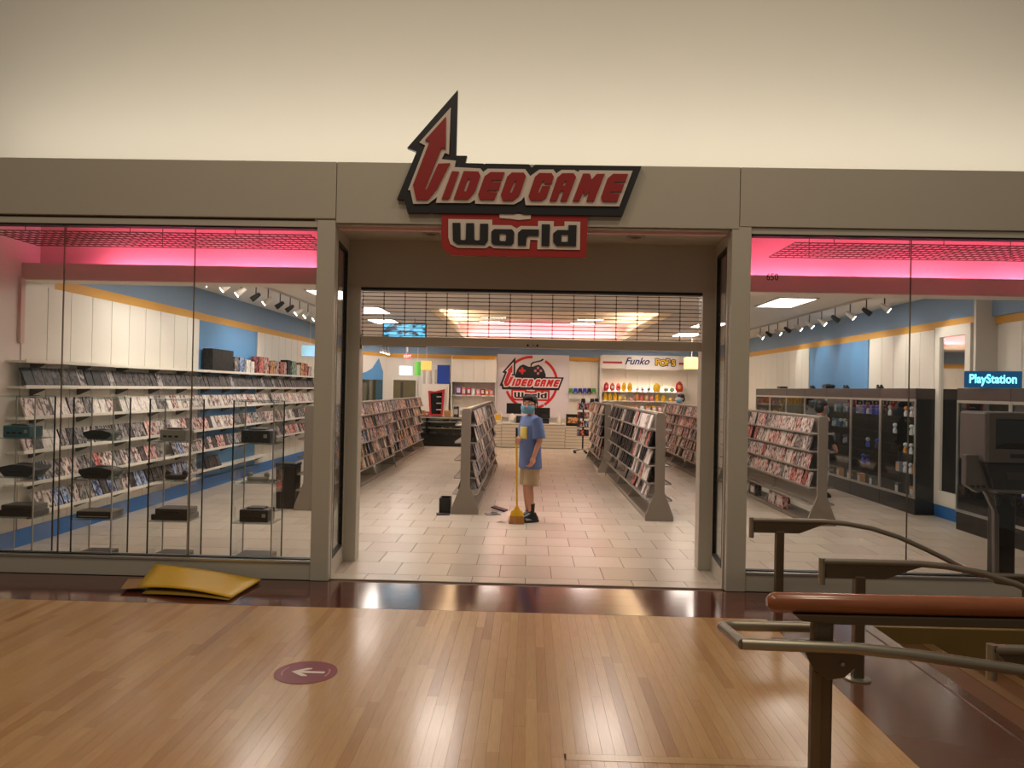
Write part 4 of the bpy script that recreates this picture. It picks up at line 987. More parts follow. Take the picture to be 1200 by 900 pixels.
# dark-based glass counter, back left
Y3 = 21.4
x0, x1 = wx(488, Y3), wx(549, Y3); ztop = at(520, 488.5, Y3).z
t = thing('glass_counter', 'glass display counter with black base at the back left', 'counter', (0, Y3, 0))
box((x0, 0, 0), (x1, .55, .33)).build('base', M_BLACK2, t); box((x0, -.02, ztop - .012), (x1, .57, ztop)).build('top_pane', M_SHELFG, t); box((x0, -.02, ztop - .04), (x1, .0, ztop - .012)).build('rim', M_GREYL, t); box((x0, .55, ztop - .04), (x1, .57, ztop - .012)).build('rim', M_GREYL, t)
box((x0, .5, .33), (x1, .55, ztop - .04)).build('back_panel', mat('counter_taupe', (150, 138, 122), .5), t)
for u in (x0, wx(500, Y3), x1 - .04): box((u, 0, .33), (u + .04, .5, ztop - .04)).build('divider', M_BLACK2, t)
for z in (.5, .68): box((x0 + .04, .04, z), (x1 - .04, .5, z + .012)).build('shelf', M_GREYL, t)
box((x0, 0, .33), (x1, .01, ztop - .04)).build('front_pane', CGLASS, t)
for i, (px, z, kd, m_) in enumerate(((507, .692, 'slab', None), (515, .692, 'slab', M_CONS2), (523, .692, 'stack', None), (533, .692, 'slab', M_CONS2), (507, .512, 'slab', None), (515, .512, 'stack', M_CONS), (524, .512, 'slab', None), (535, .512, 'slab', M_CONS), (508, .335, 'slab', M_CONSG), (530, .335, 'slab', M_CONS2))):
    console(kd, (wx(px, Y3 + .25), Y3 + .25, z), '%s console in the back-left glass counter, %s from left, %s level' % ('pale' if m_ is M_CONSG else 'dark', ordinal([1, 2, 3, 4, 1, 2, 3, 4, 1, 2][i]), 'top' if i < 4 else 'middle' if i < 8 else 'bottom'), m_, .66)
# things on that counter
M_WOODB = mat('box_wood', (176, 122, 66), .5, noise=.1)
def bitem(px0, px1, h, m_, label, Y=None, name='storage_box', cat='box', z=None, dep=.25, extra=None):
    Y = Y or Y3 + .25; z = ztop if z is None else z; u0, u1 = wx(px0, Y), wx(px1, Y)
    g = thing(name, label, cat, ((u0 + u1) / 2, Y, z + .001)); w = (u1 - u0) / 2
    box((-w, -dep / 2, 0), (w, dep / 2, h)).build('body', m_, g, bevel=.006)
    box((-w * .8, -dep / 2 - .006, h * .25), (w * .8, -dep / 2, h * .75)).build('front_label', extra or M_GREYL, g)
    return g
bitem(489, 498.5, .16, M_WOODB, 'tan wooden box on the left end of the glass counter', extra=M_WOODB)
bitem(499, 503.5, .13, toym('red'), 'small red box beside the tan wooden box')
bitem(521.5, 528.5, .17, M_WOODB, 'brown wooden box under the red-framed mirror', extra=M_WOODB)
bitem(532.5, 538, .29, COVER['dark'], 'dark spinner of cards on the glass counter')
bitem(539, 546.5, .26, M_WHITE, 'white carton on the glass counter')
bitem(547, 553, .3, M_YELLOW, 'yellow box on the right end of the glass counter', dep=.2)
# cash counter
Y4 = 21.5
t = thing('cash_counter', 'long cream slat-front cash counter below the logo banner', 'counter', (0, Y4, 0))
zc = at(640, 496.5, Y4).z
def slat_front(x0, x1, zt_, dy):
    box((x0, dy + .03, 0), (x1, dy + .6, zt_ - .03)).build('body', mat('slat_groove', (150, 138, 120), .6), t)
    box((x0 - .01, dy, zt_ - .035), (x1 + .01, dy + .62, zt_)).build('worktop', M_WHITE, t)
    n = 7; h = (zt_ - .06) / n
    for i in range(n): box((x0, dy + .008, .02 + i * h), (x1, dy + .03, .02 + i * h + h - .012)).build('slat', mat('slat_cream', (224, 212, 192), .45), t)
slat_front(wx(589, Y4), wx(663, Y4), zc, 0)
slat_front(wx(578, Y4), wx(588.6, Y4), zc - .02, .03); slat_front(wx(663.4, Y4), wx(692, Y4), zc - .06, .03)
bitem(580, 588.5, .32, M_WHITE, 'white framed box with a yellow picture on the counter left of the screens', Y4 + .3, z=zc - .02, extra=toym('yellow'))
bitem(664, 680, .33, M_BLACK, 'dark boxed set with an orange picture at the right end of the counter', Y4 + .3, z=zc - .06, extra=COVER['orange'])
def monitor(px0, px1, z, label, py0):
    u0, u1 = wx(px0, Y4 + .4), wx(px1, Y4 + .4); zt_ = at(600, py0, Y4 + .4).z; g = thing('monitor', label, 'monitor', ((u0 + u1) / 2, Y4 + .4, z)); w = (u1 - u0) / 2
    box((-w, -.02, zt_ - z - .3), (w, .02, zt_ - z)).build('screen_back', M_BLACK, g, bevel=.005); box((-.03, -.01, 0), (.03, .02, zt_ - z - .28)).build('stand', M_BLACK, g); box((-.1, -.06, 0), (.1, .08, .012)).build('foot', M_BLACK, g)
monitor(594, 611.5, zc, 'black monitor on the cash counter left of the boy', 472.5); monitor(627, 645, zc, 'black monitor on the cash counter right of the boy', 477)
g = thing('receipt_printer', 'rounded white device on the cash counter left of the boy', 'printer', (wx(601, Y4 + .15), Y4 + .12, zc))
MB().loft([(0, 0, 0, .1, .09), (0, 0, .12, .1, .09), (0, 0, .22, .07, .06), (0, 0, .26, .03, .03)], 16).build('body', M_WHITE, g, smooth=True); MB().box((0, -.085, .06), (.1, .02, .03)).build('paper_slot', M_GREYL, g)
g = thing('card_terminal', 'black card terminal on the cash counter beside the boy', 'terminal', (wx(611, Y4 + .12), Y4 + .1, zc))
MB().prism([(-.13, 0), (.13, 0), (.12, .2), (-.12, .2)], -.07, .07, 'y').build('body', M_BLACK, g, bevel=.01); MB().box((0, -.072, .13), (.18, .006, .08)).build('display', M_CONS2, g)
g = thing('cash_register', 'low black cash register on the cash counter right of the boy', 'register', (wx(637, Y4 + .12), Y4 + .12, zc))
MB().box((0, 0, .07), (.34, .25, .14)).build('body', M_BLACK, g, bevel=.01); MB().box((0, -.127, .05), (.28, .006, .06)).build('drawer', M_CONS2, g); MB().box((.05, .02, .19), (.18, .04, .12)).build('display', M_CONS2, g)
g = thing('bottle', 'slim white spray bottle standing right of the monitors', 'bottle', (wx(656, Y4 + .15), Y4 + .15, zc))
MB().lathe([(.055, 0), (.06, .02), (.06, .16), (.02, .21), (.02, .25)], n=14).build('body', M_WHITE, g, smooth=True); MB().box((-.02, 0, .27), (.09, .03, .04)).build('spray_head', M_WHITE, g)
# spinner rack and chair base
p = ground(682, 531)
g = thing('spinner_rack', 'dark wheeled spinner rack of small reddish packets right of the counter', 'rack', (p.x + .02, 20.3, 0))
MB().tube([(0, 0, .08), (0, 0, 1.42)], .02, 8).build('pole', M_BLACK, g)
for i in range(5):
    a_ = i * 2 * math.pi / 5; l_ = MB().tube([(0, 0, .1), (.26 * math.cos(a_), .26 * math.sin(a_), .07)], .018, 6).build('leg', M_SILVER, g); MB().lathe([(.03, 0), (.03, .05)], (.26 * math.cos(a_), .26 * math.sin(a_), 0), 8).build('caster', M_BLACK, l_)
for z in (.45, .68, .91, 1.14): 
    tr = MB().lathe([(.17, z), (.17, z + .012)], n=12).build('tray', M_BLACK, g)
    for i in range(6):
        a_ = i * math.pi / 3 + .3; MB().box((.14 * math.cos(a_), .14 * math.sin(a_), z + .09), (.02, .1, .15), Matrix.Rotation(a_, 3, 'Z')).build('packet', COVER[['red', 'dark', 'rosy', 'blue'][(i + int(z * 10)) % 4]], g)
# peg panel with game pads right of the banner
Y5 = YB - .12
g = thing('peg_panel', 'white slat panel between the banner and the figures alcove', 'panel', (0, Y5, 0))
for i in range(4):
    u0 = wx(666.5, Y5) + (wx(700.5, Y5) - wx(666.5, Y5)) * i / 4; u1 = wx(666.5, Y5) + (wx(700.5, Y5) - wx(666.5, Y5)) * (i + 1) / 4
    box((u0 + .004, 0, .5), (u1 - .004, .06, at(680, 424, Y5).z)).build('panel_board', M_WHITE, g)
box((wx(668, Y5), -.12, at(680, 467.5, Y5).z - .02), (wx(680, Y5), 0, at(680, 467.5, Y5).z)).build('peg_shelf', M_SILVER, g)
for row, (py, lst) in enumerate(((458, ('green', 'blue', 'navy', 'blue', 'black', 'green')), (470, ('black', 'white', 'black', 'navy')))):
    for i, k_ in enumerate(lst):
        px = (669 + 5.4 * i) if row == 0 else 683.5 + 5.2 * i
        q_ = at(px, py, Y5 - .07); c = thing('game_pad', '%s game pad hanging right of the banner, %s in the %s row' % (k_, ordinal(i + 1), ['upper', 'lower'][row]), 'game pad', (q_.x, Y5 - .03, q_.z), 0, 'game pads on the peg panel')
        MB().prism([(-.055, .08), (.055, .08), (.07, -.05), (.05, -.10), (.03, -.03), (-.03, -.03), (-.05, -.10), (-.07, -.05)], -.07, -.03, 'y').build('body', toym(k_), c, bevel=.008); MB().tube([(0, .026, .05), (0, -.07, .05)], .005, 6).build('peg', M_SILVER, c)
# figures alcove
Y6 = YB - .35
g = thing('figure_alcove', 'bright white alcove of shelves with toys at the back right', 'shelf', (0, Y6, 0))
x0, x1 = wx(705, Y6), wx(822, Y6)
for i in range(8):
    u0 = x0 + (x1 - x0) * i / 8; box((u0 + .004, .29, .4), (u0 + (x1 - x0) / 8 - .004, .32, 2.6)).build('back_board', M_WHITE, g)
box((x0 - .06, -.05, .0), (x0, .3, 2.75)).build('side_panel', M_WHITE2, g)
zs6 = [at(760, 459, Y6).z, at(760, 470, Y6).z, at(760, 482.5, Y6).z]
for z in zs6: box((x0, -.05, z - .03), (wx(808, Y6), .3, z)).build('shelf_board', M_WHITE, g)
s_ = thing('alcove_sign', 'white sign with blue script and yellow block letters above the toy alcove', 'sign', (0, Y6 - .125, 0))
za, zb_ = at(763, 417, Y6).z, at(763, 433.5, Y6).z
box((wx(733, Y6), 0, zb_), (wx(794, Y6), .03, za)).build('board', mat('sign_board_white', (236, 230, 226), .5), s_)
box((x0, .03, zb_ + .02), (wx(826, Y6), .06, za)).build('header', M_WHITE2, s_)
for p0, p1 in ((705.5, 728), (794, 804)): box((wx(p0, Y6), .022, at(715, 426, Y6).z), (wx(p1, Y6), .03, at(715, 423.6, Y6).z)).build('red_stripe', mat('stripe_red', (186, 36, 60), .5), s_)
me = setmat(text_mesh('Funko', .30, .006, shear=.35, bold=.006), mat('script_navy', (30, 44, 96), .5)); o = link('lettering', me, s_); o.location = (wx(745, Y6), -.004, at(763, 427.5, Y6).z)
for i, ch in enumerate('POPS'):
    me = setmat(text_mesh(ch, .26, .01, bold=.03), mat('letter_navy', (40, 50, 90), .5)); o = link('letter_outline', me, s_); o.location = (wx(769 + 6.2 * i, Y6), -.003, at(763, 427.5 + (i % 2) * 1.0, Y6).z)
    me = setmat(text_mesh(ch, .26, .016, bold=.008), mat('letter_yellow', (240, 196, 50), .5)); o = link('letter', me, s_); o.location = (wx(769 + 6.2 * i, Y6), -.006, at(763, 427.5 + (i % 2) * 1.0, Y6).z)
tb = thing('alcove_lamp', 'slim lamp tube behind the toys on the upper alcove shelf', 'light', (wx(755, Y6), Y6 + .255, zs6[0] + .02))
MB().tube([(-1.1, 0, 0), (1.1, 0, 0)], .012, 8).build('tube', mat('alcove_tube', (255, 240, 220), .5, emit=22), tb, smooth=True); box((-1.1, -.014, -.018), (1.1, .014, -.012)).build('housing', M_WHITE, tb)
# plain generic toys on the alcove shelves
def plush(px, z, w, h, k1, k2, label):
    c = thing('plush_toy', label, 'toy', (wx(px, Y6 + .08), Y6 + .08, z + .002), 0, 'toys on the alcove shelves'); h *= 1.12; w *= .96
    MB().loft([(0, 0, 0, w * .8, w * .6), (0, 0, h * .3, w, w * .7), (0, 0, h * .75, w * .8, w * .6), (0, 0, h, w * .2, w * .2)], 12).build('body', toym(k1), c, smooth=True)
    MB().ellipsoid((0, -w * .5, h * .45), (w * .5, w * .25, h * .25), 10).build('patch', toym(k2), c, smooth=True); return c
T1 = [(710.5, .088, .24, 'red', 'pink'), (717.5, .088, .22, 'red', 'white'), (724.5, .088, .22, 'pink', 'red'), (731, .08, .24, 'yellow', 'orange'), (738, .09, .24, 'yellow', 'orange'), (747, .07, .12, 'white', 'pink'), (753, .07, .12, 'white', 'red'), (760, .07, .13, 'white', 'black'), (769.5, .13, .24, 'yellow', 'yellow'), (780.5, .09, .12, 'white', 'green'), (787.5, .08, .12, 'green', 'white'), (796, .13, .3, 'red', 'orange')]
T2 = [(709.5, .07, .23, 'yellow', 'orange'), (715, .07, .23, 'yellow', 'yellow'), (721, .07, .22, 'yellow', 'orange'), (726.5, .07, .15, 'yellow', 'white'), (732, .06, .12, 'yellow', 'white'), (739.5, .07, .1, 'pink', 'white'), (746.5, .06, .2, 'orange', 'pink'), (752, .06, .2, 'pink', 'orange'), (757.7, .06, .2, 'orange', 'white'), (763.6, .06, .17, 'pink', 'white'), (770.5, .08, .22, 'yellow', 'orange'), (777.5, .08, .18, 'yellow', 'yellow'), (786, .07, .12, 'yellow', 'white'), (792.5, .07, .13, 'orange', 'white'), (799.5, .07, .1, 'pink', 'white')]
for row, (T, z, nm) in enumerate(((T1, zs6[0], 'upper'), (T2, zs6[1], 'lower'))):
    for i, (px, w, h, k1, k2) in enumerate(T): plush(px, z, w, h, k1, k2, '%s toy, %s from left on the %s alcove shelf' % (k1, ordinal(i + 1), nm))
for i in range(10): toy('box', ['orange', 'yellow', 'pink', 'white'][i % 4], (wx(732 + 7 * i, Y6), Y6 + .05, zs6[2] + .002), 'boxed toy, %s from the left on the lowest alcove shelf' % ordinal(i + 1), 'boxed toys on the lowest alcove shelf', 1.1, R(90), 'white')

# ================================================================== BOY WITH BROOM, OTHER PEOPLE
def capsule(mb, path, rs, n=12):
    """tapered limb with rounded ends"""
    path = [Vector(p) for p in path]; rs = list(rs)
    d0 = (path[0] - path[1]).normalized(); d1 = (path[-1] - path[-2]).normalized()
    P = [path[0] + d0 * rs[0] * .95, path[0] + d0 * rs[0] * .6] + path + [path[-1] + d1 * rs[-1] * .6, path[-1] + d1 * rs[-1] * .95]
    Q = [rs[0] * .3, rs[0] * .8] + rs + [rs[-1] * .8, rs[-1] * .3]
    return mb.tube(P, Q, n)
def fuse(name, mb, m, parent, voxel, smooth_it=3):
    """one continuous surface out of overlapping closed pieces"""
    o = mb.build(name, m); r = o.modifiers.new('r', 'REMESH'); r.mode = 'VOXEL'; r.voxel_size = voxel
    s = o.modifiers.new('s', 'SMOOTH'); s.iterations = smooth_it; s.factor = .5
    me = evalmesh(o); me.name = name; me.polygons.foreach_set('use_smooth', [True] * len(me.polygons))
    return link(name, me, parent)
def on_head(c, h, r, u, v):
    """point on head: u degrees right of the face direction, v degrees up"""
    yaw = math.atan2(h.y, h.x) - R(u)
    return c + Vector((math.cos(yaw) * math.cos(R(v)) * r[0], math.sin(yaw) * math.cos(R(v)) * r[1], math.sin(R(v)) * r[2]))
def head_mb(mb, c, h, s=1.0):
    """skull, jaw, nose, ears facing h"""
    yaw = math.atan2(h.y, h.x); l = Vector((-h.y, h.x, 0)); up = Vector((0, 0, 1))
    mb.ellipsoid(c + up * .025 * s, (.098 * s, .078 * s, .095 * s), 20, yaw)
    mb.ellipsoid(c + h * .018 * s - up * .045 * s, (.072 * s, .062 * s, .085 * s), 18, yaw)
    mb.ellipsoid(c + h * .06 * s - up * .095 * s, (.03 * s, .034 * s, .026 * s), 12, yaw)
    capsule(mb, [c + h * .088 * s + up * .012 * s, c + h * .112 * s - up * .03 * s], [.009 * s, .015 * s], 8)
    mb.ellipsoid(c + h * .086 * s - up * .06 * s, (.012 * s, .026 * s, .008 * s), 10, yaw)
    for q in (-1, 1): mb.ellipsoid(c + l * q * .078 * s - h * .008 * s - up * .01 * s, (.02 * s, .01 * s, .033 * s), 10, yaw + q * .3)
    return l, up
def shell(c, h, r, u0, u1, v0f, v1, name, m, parent, th=.006, n=20, k=10):
    """patch of a head-shaped shell; v0f(u) lower edge"""
    mb = MB(); vs = []
    for lay in (0, th):
        for j in range(k + 1):
            for i in range(n + 1):
                u = u0 + (u1 - u0) * i / n; a_ = v0f(u); v = a_ + (v1 - a_) * j / k
                vs.append(on_head(c, h, (r[0] + lay, r[1] + lay, r[2] + lay), u, v))
    S = (n + 1) * (k + 1); fs = []
    for j in range(k):
        for i in range(n):
            q = j * (n + 1) + i; fs += [(q, q + 1, q + n + 2, q + n + 1), (S + q, S + q + n + 1, S + q + n + 2, S + q + 1)]
    edge = [(i, i + 1) for i in range(n)] + [(k * (n + 1) + i + 1, k * (n + 1) + i) for i in range(n)] + [((j + 1) * (n + 1), j * (n + 1)) for j in range(k)] + [(j * (n + 1) + n, (j + 1) * (n + 1) + n) for j in range(k)]
    fs += [(a_, b_, S + b_, S + a_) for a_, b_ in edge]
    return mb.add(vs, fs).build(name, m, parent, smooth=True)
M_SKIN = mat('skin', (206, 150, 124), .5, noise=.04, scale=20); M_HAIR = mat('dark_brown_hair', (30, 21, 17), .8, noise=.2, scale=60, bump=.3)
M_EYE = mat('eye_white', (230, 226, 220), .3); M_IRIS = mat('iris_dark', (40, 28, 22), .2)
O = Vector((0, 9.61, 0))
boy = thing('person', 'boy in a blue t-shirt, khaki shorts and face mask holding a yellow broom', 'person', tuple(O))
f = Vector((-.90, -.44, 0)).normalized(); l = Vector((-f.y, f.x, 0)); UP = Vector((0, 0, 1)); hd = Vector((-.42, -.91, 0)).normalized()
def B(a_, b_, z): return Vector((.035, 0, 0)) + f * a_ + l * b_ + UP * z      # forward, to his left, height
hc = B(.02, 0, 0) + UP * 1.455
fy = math.atan2(f.y, f.x)
mb = MB()
mb.loft([(*B(0, 0, .70).xy, .70, .09, .13), (*B(0, 0, .78).xy, .78, .105, .145), (*B(0, 0, .9).xy, .9, .09, .125), (*B(.01, 0, 1.08).xy, 1.08, .105, .145), (*B(0, 0, 1.22).xy, 1.22, .095, .155), (*B(-.005, 0, 1.29).xy, 1.29, .06, .11), (*B(0, 0, 1.32).xy, 1.32, .05, .06)], 20, fy)
capsule(mb, [B(0, 0, 1.27), B(.012, 0, 1.40)], [.05, .046])
head_mb(mb, hc, hd, .98)
ls, le, lw = B(0, .165, 1.255), B(-.02, .205, 1.02), B(.055, .195, .815)
rs_, re_, rw = B(0, -.165, 1.255), B(.03, -.2, 1.03), None
bh = at(605.5, 517, 9.385) - O          # grip on the broom
rw = bh + (re_ - bh).normalized() * .085
capsule(mb, [ls, le], [.046, .037]); capsule(mb, [le, lw], [.037, .025]); capsule(mb, [rs_, re_], [.046, .037]); capsule(mb, [re_, rw], [.037, .025])
# hands
def fingers(mb, palm, along, across, curl, side):
    for i, (off, L) in enumerate(((-.027, .062), (-.009, .07), (.009, .066), (.027, .052))):
        b0 = palm + along * .035 + across * off
        p1 = b0 + (along * .8 + curl * .5).normalized() * L * .45; p2 = p1 + (along * .4 + curl * .9).normalized() * L * .35; p3 = p2 + (curl * 1.0 - along * .2).normalized() * L * .28
        capsule(mb, [b0, p1, p2, p3], [.0092, .0088, .008, .007], 8)
    th0 = palm - along * .02 + across * -.03 * side
    capsule(mb, [th0, th0 + (along * .8 - across * .55 * side + curl * .3).normalized() * .03, th0 + (along * 1.3 - across * .4 * side + curl * .6).normalized() * .055], [.012, .0105, .009], 8)
al = (lw - le).normalized(); palm = lw + al * .05
mb.ellipsoid(palm, (.030, .034, .048), 12, fy); capsule(mb, [lw, palm], [.024, .028])
fingers(mb, palm, al, f, (-l * .8 + f * .2), 1)
HX = .0125
ar = (bh - rw).normalized(); pr = bh - ar * .052 + Vector((.012, .012, 0))
mb.ellipsoid(pr, (.034, .028, .042), 12, math.atan2(ar.y, ar.x)); capsule(mb, [rw, pr], [.024, .027])
for i in range(4):      # fingers wrapped round the handle
    zc_ = bh.z + .03 - .02 * i; a0 = math.atan2(-ar.y, -ar.x)
    pts = [Vector((bh.x, bh.y, zc_)) + Vector((math.cos(a0 + q), math.sin(a0 + q), 0)) * .0265 for q in (-.5, -1.3, -2.1, -2.9, -3.6)]
    capsule(mb, pts, [.0095, .0092, .0088, .008, .007], 8)
capsule(mb, [pr + UP * .03, Vector((bh.x, bh.y, bh.z + .045)) + Vector((math.cos(a0 + .9), math.sin(a0 + .9), 0)) * .028, Vector((bh.x, bh.y, bh.z + .05)) + Vector((math.cos(a0 + 1.9), math.sin(a0 + 1.9), 0)) * .028], [.012, .011, .009], 8)
# legs and feet
for q, fw_ in ((1, .015), (-1, -.01)):
    hp, kn, an = B(0, q * .075, .74), B(fw_ + .025, q * .066, .44), B(fw_ - .01, q * .062, .085)
    capsule(mb, [hp, hp.lerp(kn, .5), kn], [.078, .066, .05]); capsule(mb, [kn, kn.lerp(an, .3), an], [.048, .05, .034])
    capsule(mb, [an - UP * .04, an + f * .14 - UP * .05], [.035, .03])
fuse('body', mb, M_SKIN, boy, .0065, 2)
# eyes, brows
for q in (-1, 1):
    ex = hc + hd * .083 + Vector((-hd.y, hd.x, 0)) * q * .032 + UP * .017
    e = MB().ellipsoid(ex, (.013, .015, .009), 12, math.atan2(hd.y, hd.x)).build('eye', M_EYE, boy, smooth=True); MB().ellipsoid(ex + hd * .011, (.004, .006, .006), 10, math.atan2(hd.y, hd.x)).build('iris', M_IRIS, e, smooth=True)
    capsule(MB(), [ex + UP * .018 - Vector((-hd.y, hd.x, 0)) * .018 + hd * .008, ex + UP * .022 + hd * .01, ex + UP * .018 + Vector((-hd.y, hd.x, 0)) * .018], [.004, .005, .004], 6).build('eyebrow', M_HAIR, boy, smooth=True)
hair = MB(); yaw = math.atan2(hd.y, hd.x); hl = Vector((-hd.y, hd.x, 0))
hair.ellipsoid(hc + UP * .058 - hd * .012, (.103, .088, .078), 20, yaw); hair.ellipsoid(hc + UP * .01 - hd * .045, (.07, .086, .09), 18, yaw); hair.ellipsoid(hc + UP * .085 + hd * .05, (.05, .075, .035), 16, yaw)
for i in range(9): u_ = -.07 + i * .0175; capsule(hair, [hc + UP * .095 + hd * .06 + hl * u_ * .7, hc + UP * (.062 + .008 * (i % 2)) + hd * (.094 - abs(u_) * .35) + hl * u_], [.018, .008], 6)
for q in (-1, 1): capsule(hair, [hc + UP * .05 + hl * q * .078 + hd * .02, hc - UP * .005 + hl * q * .077 + hd * .02], [.014, .007], 6)
fuse('hair', hair, M_HAIR, boy, .006, 1)
MASK = mat('mask_blue', (124, 178, 206), .7)
mk = shell(hc + hd * .02 - UP * .042, hd, (.103, .084, .092), -62, 62, lambda u: -40 - 6 * math.cos(R(u)), 20, 'face_mask', MASK, boy, .004)
for q in (-1, 1): MB().tube([on_head(hc + hd * .02 - UP * .042, hd, (.105, .086, .094), 62 * q, 15), hc - hl * q * .088 + UP * .005 - hd * .015], .002, 6).build('ear_loop', M_EYE, mk)
# clothes
SH = mat('shirt_blue', (96, 116, 162), .8, noise=.08, scale=9, bump=.15)
mb = MB()
mb.loft([(*B(.0, 0, .665).xy, .665, .135, .185), (*B(0, 0, .69).xy, .69, .137, .187), (*B(.005, 0, .85).xy, .85, .128, .178), (*B(.012, 0, 1.05).xy, 1.05, .128, .178), (*B(.005, 0, 1.2).xy, 1.2, .118, .195), (*B(-.005, 0, 1.275).xy, 1.275, .09, .18), (*B(-.003, 0, 1.31).xy, 1.31, .075, .12), (*B(0, 0, 1.33).xy, 1.33, .062, .072)], 24, fy)
mb.tube([B(0, .10, 1.262), B(0, .155, 1.26), ls.lerp(le, .3), ls.lerp(le, .9)], [.06, .072, .073, .08], 14); mb.tube([B(0, -.10, 1.262), B(0, -.155, 1.26), rs_.lerp(re_, .3), rs_.lerp(re_, .9)], [.06, .072, .07, .078], 14)
sh = fuse('shirt', mb, SH, boy, .008, 2)
MB().lathe([(.064, 0), (.068, .01), (.062, .022), (.056, .012)], tuple(B(0, 0, 1.305)), 18, 1, 1.05).build('collar', mat('collar_blue', (74, 100, 160), .8), sh, smooth=True)
pq = MB()
vs = []
for j in range(9):
    for i in range(9):
        z_ = 1.185 - .15 * j / 8; a_ = R(-8 + 48 * i / 8); ra, rb = .127 - .003 * abs(z_ - 1.1) / .1, .181
        v_ = B(.012, 0, z_) + (f * math.cos(a_) * ra + l * math.sin(a_) * rb); vs.append(v_)
pq.add(vs, [(j * 9 + i, j * 9 + i + 1, (j + 1) * 9 + i + 1, (j + 1) * 9 + i) for j in range(8) for i in range(8)])
pr_ = pq.build('chest_print', mat('print_yellow', (206, 188, 96), .8, noise=.25, scale=25), sh, smooth=True); so = pr_.modifiers.new('s', 'SOLIDIFY'); so.thickness = .004; so.offset = 0
KH = mat('khaki', (176, 152, 120), .85, noise=.06, scale=12, bump=.1)
mb = MB(); mb.loft([(*B(0, 0, .66).xy, .66, .118, .158), (*B(0, 0, .78).xy, .78, .122, .162), (*B(0, 0, .86).xy, .86, .11, .15)], 20, fy)
for q, fw_ in ((1, .015), (-1, -.01)): mb.tube([B(0, q * .072, .74), B(.01 + fw_ * .5, q * .078, .58), B(fw_ + .012, q * .08, .455)], [.095, .092, .096], 16)
fuse('shorts', mb, KH, boy, .009, 2)
for q, fw_ in ((1, .015), (-1, -.01)):
    an = B(fw_ - .01, q * .062, .085)
    sk = MB().tube([an - UP * .02, an + UP * .06, an + UP * .145 + f * .004], [.043, .041, .049], 14).build('sock', M_BLACK, boy, smooth=True)
    so = MB(); b0 = an.copy(); b0.z = 0
    so.loft([((b0 + f * .035).x, (b0 + f * .035).y, 0, .145, .052), ((b0 + f * .035).x, (b0 + f * .035).y, .025, .145, .052)], 20, fy)
    up_ = MB(); up_.loft([((b0 + f * .035).x, (b0 + f * .035).y, .025, .138, .05), ((b0 + f * .03).x, (b0 + f * .03).y, .06, .125, .05), ((b0 + f * .0).x, (b0 + f * .0).y, .095, .072, .046), ((b0 - f * .012).x, (b0 - f * .012).y, .12, .05, .044)], 20, fy)
    s1 = up_.build('shoe', M_BLACK, boy, smooth=True); so.build('sole', mat('sole_dark', (44, 42, 42), .6), s1, smooth=True)
    MB().prism([(-.03, .035), (.05, .03), (.07, .06), (.01, .05)], .049, .055, 'y').build('side_flash', mat('shoe_flash', (170, 170, 170), .5), s1).matrix_local = Matrix.Translation((b0 + f * .04)) @ Matrix.Rotation(fy, 4, 'Z')
# broom
g = ground(605.5, 613.5); top = None
br = thing('broom', 'yellow broom held upright by the boy, bristles on the tiles', 'broom', (g.x, 9.385, 0))
bhx = bh + O
hb = Vector((0, 0, .19)); ht = Vector((bhx.x - g.x, 0, bhx.z)); tp = ht + (ht - hb).normalized() * .155
MB().tube([hb, ht, tp], .0125, 12).build('handle', M_YELLOW, br, smooth=True)
MB().tube([tp - (tp - hb).normalized() * .1, tp + (tp - hb).normalized() * .01], .0135, 12).build('hand_grip', M_BLACK, br, smooth=True)
MB().loft([(0, 0, .10, .085, .022), (0, 0, .155, .072, .022), (0, 0, .175, .04, .02), (0, 0, .22, .018, .018)], 18).build('broom_head', M_YELLOW, br, smooth=True)
bm_ = MB()
for i in range(26):
    for j in range(3):
        u_ = (i / 25 - .5) * 2; bm_.tube([(u_ * .08, (j - 1) * .012, .105), (u_ * .092 + rnd.uniform(-.004, .004), (j - 1) * .018, .001 + rnd.random() * .004)], .0042, 4)
tag(bm_.build('bristles', mat('bristle_straw', (190, 132, 58), .8, noise=.2, scale=60), br), kind='stuff')

